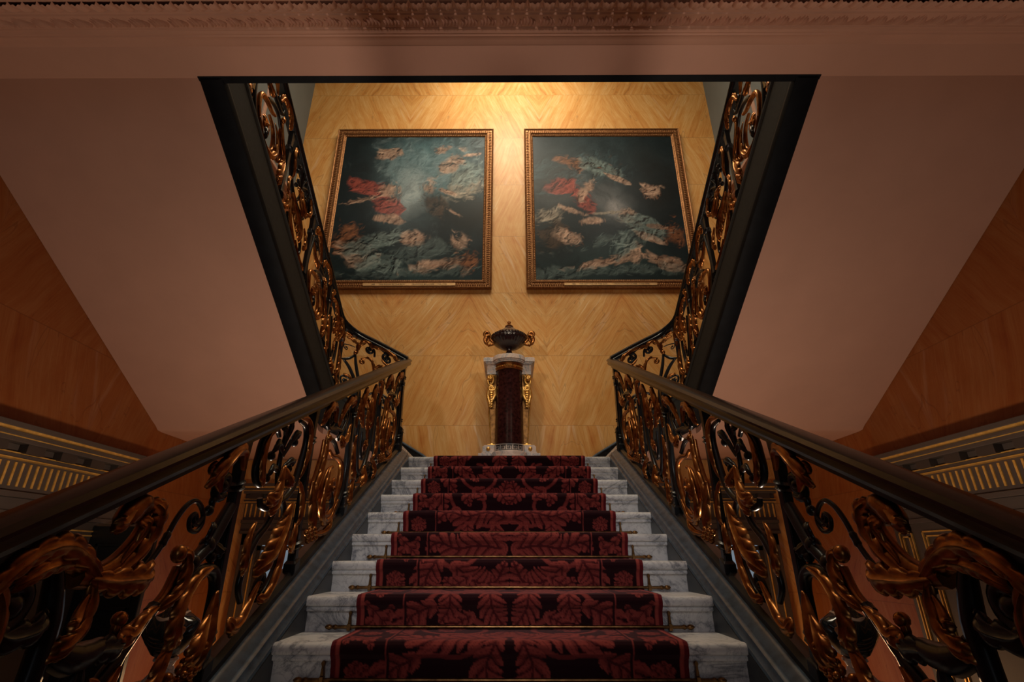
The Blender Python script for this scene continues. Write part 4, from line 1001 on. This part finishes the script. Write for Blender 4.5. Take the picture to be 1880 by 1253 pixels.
# ------------------------------------------------------------------ the two framed canvases (generic cloud-and-sea compositions)
def canvas_cols(W_, H_, which):
    x, y = np.meshgrid(np.linspace(0, 1, W_), np.linspace(0, 1, H_))                                      # y up
    w1 = fbm(x*3.2, y*3.2, 10*which); w2 = fbm(x*3.2 + 7, y*3.2 + 3, 10*which + 3)
    xx = x + .22*(w1 - .5); yy = y + .22*(w2 - .5)
    d1 = fbm(xx*6 + 2.5*w1, yy*8, 5 + which, 6, .6); d2 = fbm(xx*16 + 5*w2, yy*18 + 3*d1, 9 + which, 4, .6)
    C = np.array([.010, .018, .022])*(.4 + 1.3*d1[..., None])
    def lay(col, m):
        nonlocal C
        m = np.clip(m, 0, 1)[..., None]; C = C*(1 - m) + np.array(col)*m
    def blob(cx, cy, rx, ry, rot=0., soft=.7):
        px, py = xx - cx, yy - cy; a = math.radians(rot)
        q = np.hypot((px*math.cos(a) + py*math.sin(a))/rx, (-px*math.sin(a) + py*math.cos(a))/ry)
        return np.clip((1 - q)/soft, 0, 1)
    cl = np.clip((d1 - .30)*3.0, 0, 1)
    rs = np.random.RandomState(40 + which)
    e1 = fbm(x*9 + 3.0*w1 + 2*d1, y*9 + 3.0*w2, 70 + which, 4, .5); e2 = fbm(x*19 + 4*e1, y*19 + 4*w2, 80 + which, 3, .5)
    gy, gx = np.gradient(e1 + .35*e2); emb = np.clip(.5 + (gy*.8 - gx*.6)*W_*.055, 0, 1)
    def dabs(n, cx, cy, rx, ry, rot, cols, ln=(.02, .05), wd=(.005, .012), spread=38, alpha=.45):
        nonlocal C
        K = np.array(cols); lum = K.sum(1); lo = K[lum.argmin()]*.30; hi = K[lum.argmax()]*1.15
        a0 = math.radians(rot); px, py = x - cx, y - cy
        q = np.hypot((px*math.cos(a0) + py*math.sin(a0))/(rx*1.25), (-px*math.sin(a0) + py*math.cos(a0))/(ry*1.25))
        mk = np.clip((1.0 - q + (e1 - .5)*1.9 + (e2 - .5)*.7)/.35, 0, 1)*np.clip((1.7 - q)*2, 0, 1)
        col = lo + (hi - lo)*emb[..., None]; mk = mk[..., None]*(.35 if rx > .2 else .85)
        C = C*(1 - mk) + col*mk
        """clusters of small brush strokes"""
        a0 = math.radians(rot)
        n = int(n*.9)
        for _ in range(n):
            r = rs.rand()**.6*1.1; t = rs.rand()*2*PI; u, v = rx*r*math.cos(t), ry*r*math.sin(t)
            px, py = cx + u*math.cos(a0) - v*math.sin(a0), cy + u*math.sin(a0) + v*math.cos(a0)
            L = .62*rs.uniform(*ln); w_ = .62*rs.uniform(*wd); a = a0 + math.radians(rs.uniform(-spread, spread)); col = np.array(cols[rs.randint(len(cols))])*rs.uniform(.65, 1.3)
            i0, i1 = max(0, int((py - L)*H_)), min(H_, int((py + L)*H_) + 2); j0, j1 = max(0, int((px - L)*W_)), min(W_, int((px + L)*W_) + 2)
            if i0 >= i1 or j0 >= j1: continue
            X, Y = x[i0:i1, j0:j1] - px, y[i0:i1, j0:j1] - py; k = rs.uniform(-9, 9)
            s_, q_ = X*math.cos(a) + Y*math.sin(a), -X*math.sin(a) + Y*math.cos(a); q_ = q_ + k*s_*s_
            m = np.clip((1 - np.hypot(s_/L, q_/w_))/.9, 0, 1)*alpha
            C[i0:i1, j0:j1] = C[i0:i1, j0:j1]*(1 - m[..., None]) + col*m[..., None]
    SKY = [(.10, .19, .21), (.16, .26, .29), (.07, .13, .15), (.22, .30, .32)]; DEEP = [(.010, .022, .028), (.016, .032, .036), (.008, .012, .014)]
    RED = [(.30, .045, .03), (.20, .03, .022), (.40, .085, .06), (.12, .018, .015)]; ROSE = [(.46, .28, .19), (.36, .20, .13), (.55, .37, .27), (.25, .13, .085)]
    RUST = [(.24, .085, .035), (.16, .055, .025), (.32, .13, .06), (.09, .032, .018)]; FOAM = [(.12, .19, .19), (.20, .27, .26), (.06, .11, .115)]; CREAM = [(.34, .30, .23), (.24, .21, .16), (.44, .38, .30)]
    BROWN = [(.05, .032, .022), (.08, .05, .032), (.03, .02, .015)]
    if which == 1:
        lay((.06, .125, .145), blob(.58, .72, .56, .42, 15)*(.35 + .65*cl)); lay((.15, .25, .28), blob(.50, .70, .34, .30, 5, .9)*(.3 + .7*cl)); lay((.40, .47, .48), blob(.47, .58, .17, .20, 0, .9)*(.5 + .5*cl))
        lay((.008, .014, .017), blob(.08, .74, .24, .36, 0, .7)*(.5 + .5*cl)); lay((.006, .009, .010), blob(.82, .42, .36, .15, -10, .6)*(.4 + .6*cl)); lay((.02, .045, .05), blob(.45, .08, .6, .16, 0, .8)*(.4 + .6*cl))
        dabs(120, .60, .74, .34, .24, 20, SKY, (.03, .07), (.010, .022), 40, .35); dabs(60, .88, .62, .14, .09, 20, CREAM, (.015, .04), (.004, .010), 50, .6); dabs(50, .88, .70, .12, .10, 30, FOAM, (.02, .05), (.006, .014), 40, .5)
        dabs(70, .22, .62, .14, .06, -12, RED); dabs(70, .34, .50, .11, .055, -22, RED); dabs(46, .355, .60, .045, .075, 80, ROSE, (.015, .035)); dabs(34, .36, .40, .025, .09, 85, ROSE, (.015, .035), spread=12); dabs(26, .16, .53, .13, .018, 12, ROSE, (.02, .04))
        dabs(40, .31, .87, .08, .035, 10, RUST + ROSE, (.012, .03)); dabs(30, .70, .90, .06, .03, 15, RUST + ROSE, (.012, .03)); dabs(60, .77, .80, .09, .055, 40, BROWN + ROSE + RUST, (.015, .035)); dabs(16, .90, .86, .07, .012, 8, ROSE, (.02, .03))
        dabs(46, .62, .61, .05, .06, 70, BROWN + ROSE + FOAM, (.015, .035)); dabs(20, .74, .59, .08, .014, -18, ROSE, (.02, .03)); dabs(60, .66, .50, .11, .06, -30, DEEP + BROWN); dabs(14, .80, .44, .05, .012, -28, ROSE, (.015, .03))
        dabs(90, .10, .28, .11, .09, 30, RUST + BROWN); dabs(90, .20, .17, .13, .07, -20, RUST + BROWN + ROSE); dabs(80, .30, .24, .16, .06, 6, FOAM + DEEP); dabs(50, .53, .26, .07, .04, 8, ROSE + RUST, (.012, .03)); dabs(120, .55, .18, .36, .05, 4, FOAM + DEEP, (.03, .06), (.003, .008))
        dabs(80, .70, .10, .17, .035, 14, ROSE, (.02, .045), spread=14); dabs(60, .85, .24, .07, .07, 10, ROSE + BROWN, (.012, .03)); dabs(56, .92, .13, .06, .07, 35, RUST, (.015, .035)); dabs(110, .5, .05, .48, .03, 3, FOAM + DEEP, (.03, .06), (.003, .007)); dabs(50, .34, .09, .12, .05, 10, DEEP + FOAM)
    else:
        lay((.03, .048, .055), blob(.50, .84, .6, .26, 0)*(.4 + .6*cl)); lay((.10, .11, .115), blob(.34, .64, .34, .22, 12, .9)*(.3 + .7*cl)); lay((.15, .16, .165), blob(.55, .50, .19, .20, 0, .9)*(.4 + .6*cl)); lay((.32, .31, .31), blob(.56, .46, .10, .12, 0, .9)*(.5 + .5*cl))
        lay((.010, .012, .012), blob(.86, .66, .24, .34, 0, .7)*(.5 + .5*cl)); lay((.02, .04, .042), blob(.5, .10, .6, .17, 0, .8)*(.4 + .6*cl))
        dabs(80, .34, .74, .26, .12, 10, SKY[2:3] + BROWN + DEEP, (.03, .06), (.010, .020), 40, .35); dabs(60, .27, .80, .10, .045, -12, RUST + BROWN); dabs(60, .45, .77, .13, .05, -20, BROWN + FOAM + ROSE[3:]); dabs(18, .58, .68, .07, .014, -24, ROSE, (.015, .03))
        dabs(70, .21, .63, .10, .05, -12, RED); dabs(70, .34, .53, .08, .055, -36, RED); dabs(46, .35, .585, .035, .08, -40, ROSE, (.015, .035)); dabs(34, .38, .38, .022, .09, 92, ROSE, (.015, .035), spread=12); dabs(22, .24, .46, .02, .09, 70, ROSE, (.015, .035))
        dabs(50, .80, .58, .045, .07, 80, ROSE + RUST, (.012, .03)); dabs(50, .62, .42, .05, .05, 0, CREAM + ROSE, (.012, .03)); dabs(18, .52, .44, .08, .012, 4, CREAM, (.02, .03)); dabs(80, .72, .36, .16, .045, -16, CREAM[1:2] + FOAM + BROWN); dabs(30, .75, .27, .08, .018, -24, ROSE, (.02, .035), spread=12)
        dabs(90, .09, .42, .11, .06, 20, CREAM + BROWN); dabs(80, .11, .30, .13, .08, 0, BROWN); dabs(70, .24, .27, .10, .045, -20, ROSE + RUST + BROWN, (.012, .03)); dabs(70, .93, .30, .06, .08, 20, RUST, (.015, .035)); dabs(20, .84, .34, .07, .014, -6, RUST, (.02, .03))
        dabs(90, .48, .12, .20, .03, 12, ROSE, (.02, .045), spread=12); dabs(60, .64, .17, .05, .06, 30, ROSE + BROWN, (.012, .03)); dabs(80, .84, .12, .14, .035, -14, ROSE, (.02, .04), spread=14); dabs(120, .5, .06, .46, .035, 3, FOAM + DEEP, (.03, .06), (.003, .007)); dabs(120, .60, .27, .34, .05, 10, FOAM + DEEP, (.03, .06), (.003, .008)); dabs(60, .56, .22, .10, .06, 60, FOAM, (.02, .04), (.003, .006))
    C = C*(.8 + .4*d2[..., None])
    return np.clip(C.reshape(-1, 3), 0, 1)
def mould(m, x0, x1, z0, z1, prof, yb, lean):
    """mitred frame: prof lists (inset from the outer edge, depth out from the wall)"""
    rings = []
    for q, d in prof:
        rings.append([(x, yb(z) - d, z) for x, z in ((x0+q, z0+q), (x1-q, z0+q), (x1-q, z1-q), (x0+q, z1-q))])
    m.grid(rings, True, True)
for which, (xa, xb), side in ((1, (-2.955, -.264), 'left'), (2, (.264, 2.945), 'right')):
    za, zb = 3.735, 6.845
    yb = lambda z: D - .012 - .045*(z - za)/(zb - za)
    pt = thing('framed_painting', ('large gilt-framed oil painting left of centre, with a bright blue clouded opening' if which == 1 else 'large gilt-framed oil painting right of centre, darker and browner with a dim grey glow'), 'painting', ((xa+xb)/2, D-.02, za))
    m = MB(); mould(m, xa, xb, za, zb, [(0, 0), (0, .055), (.012, .068), (.024, .060), (.030, .048), (.088, .050), (.094, .062), (.106, .066), (.116, .052), (.150, .030), (.150, 0)], yb, 0)
    fr = m.build('frame', FRAME, pt, sharp=20)
    # gadroon and bead ornament along the four sides
    m, b = MB(), MB()
    def ornament(mb, q, dep, pitch, sx_, sl, r):
        per = [((xa+q, za+q), (xb-q, za+q)), ((xb-q, za+q), (xb-q, zb-q)), ((xb-q, zb-q), (xa+q, zb-q)), ((xa+q, zb-q), (xa+q, za+q))]
        for (ax, az), (bx, bz) in per:
            L = math.hypot(bx-ax, bz-az); n_ = int(L/pitch); hor = abs(bx-ax) > abs(bz-az)
            for i in range(n_):
                f_ = (i + .5)/n_; x, z = ax + (bx-ax)*f_, az + (bz-az)*f_
                mb.ball((x, yb(z) - dep, z), r, 6, 4, sx_ if hor else sl, .7, sl if hor else sx_)
    ornament(m, .059, .048, .034, .62, 1.5, .020); ornament(b, .133, .040, .030, 1.0, .8, .0125)
    m.build('gadrooning', FRAME, fr, sharp=80); b.build('beading', FRAME_B, fr, sharp=80)
    nW, nH = 240, 280; q = .146
    X, Z = np.meshgrid(np.linspace(xa+q, xb-q, nW), np.linspace(za+q, zb-q, nH)); Yc = D - .012 - .045*(Z - za)/(zb - za) - .022
    m = MB(); m.grid(np.stack([X, Yc, Z], 2)); m.build('canvas', CANVASM, pt, cols=canvas_cols(nW, nH, which), sharp=180)
    cx = (xa+xb)/2 + (.10 if which == 1 else -.07)
    m = MB(); m.box(cx-.70, cx+.70, D-.085, D-.058, za+.032, za+.078); pl = m.build('name_plate', PLATE, pt, bevel=.003)
    txt = bpy.data.curves.new('lettering', 'FONT'); txt.body = '485     THE RISING OF THE SUN          FRANCOIS BOUCHER   1703-1770' if which == 1 else '486     THE SETTING OF THE SUN          FRANCOIS BOUCHER   1703-1770'
    txt.size = .031; txt.align_x = 'CENTER'; txt.align_y = 'CENTER'; txt.extrude = .0008; txt.space_character = 1.15
    tmp = bpy.data.objects.new('lettering_outline', txt); me = bpy.data.meshes.new_from_object(tmp); bpy.data.objects.remove(tmp)
    me.materials.clear(); me.materials.append(INK); b0 = LOC[pl.name]
    me.transform(Matrix.Translation((cx - b0[0], D - .0862 - b0[1], za + .055 + CZ - b0[2])) @ Matrix.Rotation(PI/2, 4, 'X'))
    to = bpy.data.objects.new('lettering', me); COL.objects.link(to); to.parent = pl

# ------------------------------------------------------------------ two busts in the lower hall
def bust(sg, label):
    bx, by = sg*2.40, 4.15; zs = -.80
    col = thing('column', 'marble column carrying the %s bust beside the stair' % label, 'column', (bx, by, ZF))
    m = MB(); m.lathe([(.22, ZF), (.22, ZF+.08), (.19, ZF+.11), (.165, ZF+.15), (.16, -1.3), (.155, -.90), (.19, -.87), (.20, -.84), (.20, zs)], (bx, by, 0), 28); m.build('shaft', PALE, col)
    b = thing('bust', '%s bust with an ivory head and blue-black drapery on a marble socle' % label, 'bust', (bx, by, zs))
    m = MB(); m.lathe([(.115, zs), (.118, zs+.02), (.105, zs+.035), (.092, zs+.05), (.066, zs+.075), (.056, zs+.10), (.066, zs+.125), (.080, zs+.135), (.075, zs+.15)], (bx, by, 0), 28); m.build('socle', PALE, b)
    c = lambda x, y, z: (bx + sg*x, by + y, z)
    # draped chest: wide shoulders, cut away below
    prof = [(.055, .045, -.65), (.10, .075, -.625), (.15, .095, -.57), (.185, .11, -.51), (.195, .11, -.46), (.175, .10, -.42), (.12, .085, -.385), (.075, .07, -.36), (.062, .062, -.33)]
    rings = [[c(rx*math.cos(a)*(1 + .05*math.sin(5*a + 20*z)), ry*math.sin(a)*(1 + .06*math.sin(7*a - 14*z)) - (.02 if z < -.5 else 0), z) for a in np.linspace(0, 2*PI, 40, endpoint=False)] for rx, ry, z in prof]
    m = MB(); m.loft(rings); bd = m.build('drapery', GLAZE, b, sharp=80)
    m = MB()
    for k in range(3):
        m.tube([c(x, y, z) for x, y, z in smooth_pts([(-.16 + .02*k, -.06, -.44 - .03*k), (-.06, -.105, -.52 - .03*k), (.06, -.11, -.53 - .02*k), (.15, -.07, -.46 - .02*k)], 8)], [.012, .018, .016, .010], 8)
    m.build('fold', GLAZE, bd, sharp=80)
    # head and neck as one surface: brow, eye hollows, nose, lips, chin
    hz = -.19; n_, k_ = 36, 30; rings = []
    turn = -.5
    for i in range(k_):
        ph = PI*(i + .35)/k_; zc = math.cos(ph); r = math.sin(ph)**.82
        ring = []
        for j in range(n_):
            th = 2*PI*j/n_; fx = math.cos(th); fy = math.sin(th)
            front = max(0, -fy)**2.2
            rx = .078*r*(1 - .16*max(0, -zc)); ry = .098*r*(1 - .10*max(0, -zc))
            px, py, pz = rx*fx, ry*fy, .125*zc
            nose_ = math.exp(-((px)/.013)**2)*math.exp(-((zc + .06)/.16)**2); py -= .026*nose_*front
            for ex in (-.031, .031): py += .011*math.exp(-((px-ex)/.015)**2 - ((zc - .12)/.09)**2)*front
            py -= .007*math.exp(-((zc - .30)/.09)**2)*front; py -= .008*math.exp(-(px/.022)**2 - ((zc + .44)/.06)**2)*front
            py += .005*math.exp(-(px/.03)**2 - ((zc + .56)/.04)**2)*front; py -= .012*math.exp(-(px/.026)**2 - ((zc + .75)/.10)**2)*front
            qx, qy = px*math.cos(turn) - py*math.sin(turn), px*math.sin(turn) + py*math.cos(turn)
            ring.append(c(qx, qy - .015, hz + pz))
        rings.append(ring)
    for z, r in ((-.315, .050), (-.345, .055), (-.375, .064)):
        rings.append([c(r*math.cos(2*PI*j/n_ + turn), r*math.sin(2*PI*j/n_ + turn), z) for j in range(n_)])
    hd = MB().loft(rings).build('head', SKIN, b, sharp=80)
    m = MB(); rnd = random.Random(5)
    for k in range(60):
        th = rnd.uniform(0, 2*PI); ph = rnd.uniform(.05, 1.75)
        if math.sin(th - turn) < -.25 and ph > .75: continue
        a = c(.083*math.sin(ph)*math.cos(th), .103*math.sin(ph)*math.sin(th) - .012, hz + .130*math.cos(ph))
        m.ball(a, rnd.uniform(.017, .026), 8, 6, 1, 1, .9)
    m.build('hair', SKIN, hd, sharp=80)
    m = MB()
    for e in (-1, 1):
        q = (e*.078*math.cos(turn), e*.078*math.sin(turn)); m.ball(c(q[0], q[1] - .01, hz), .022, 10, 8, .6, .8, 1.3)
    m.build('ear', SKIN, hd)
    m = MB(); m.tube([c(x, y, z) for x, y, z in smooth_pts([(.10, -.05, -.40), (.02, -.085, -.415), (-.07, -.06, -.385), (-.085, .02, -.37)], 7)], [.014, .020, .018, .012], 8); m.build('collar', SKIN, b)
bust(-1, 'left hall'); bust(1, 'right hall')

for o in list(bpy.data.objects):
    if o.type == 'MESH' and o.parent is None and 'kind' not in o and 'category' not in o: print('UNTAGGED', o.name)
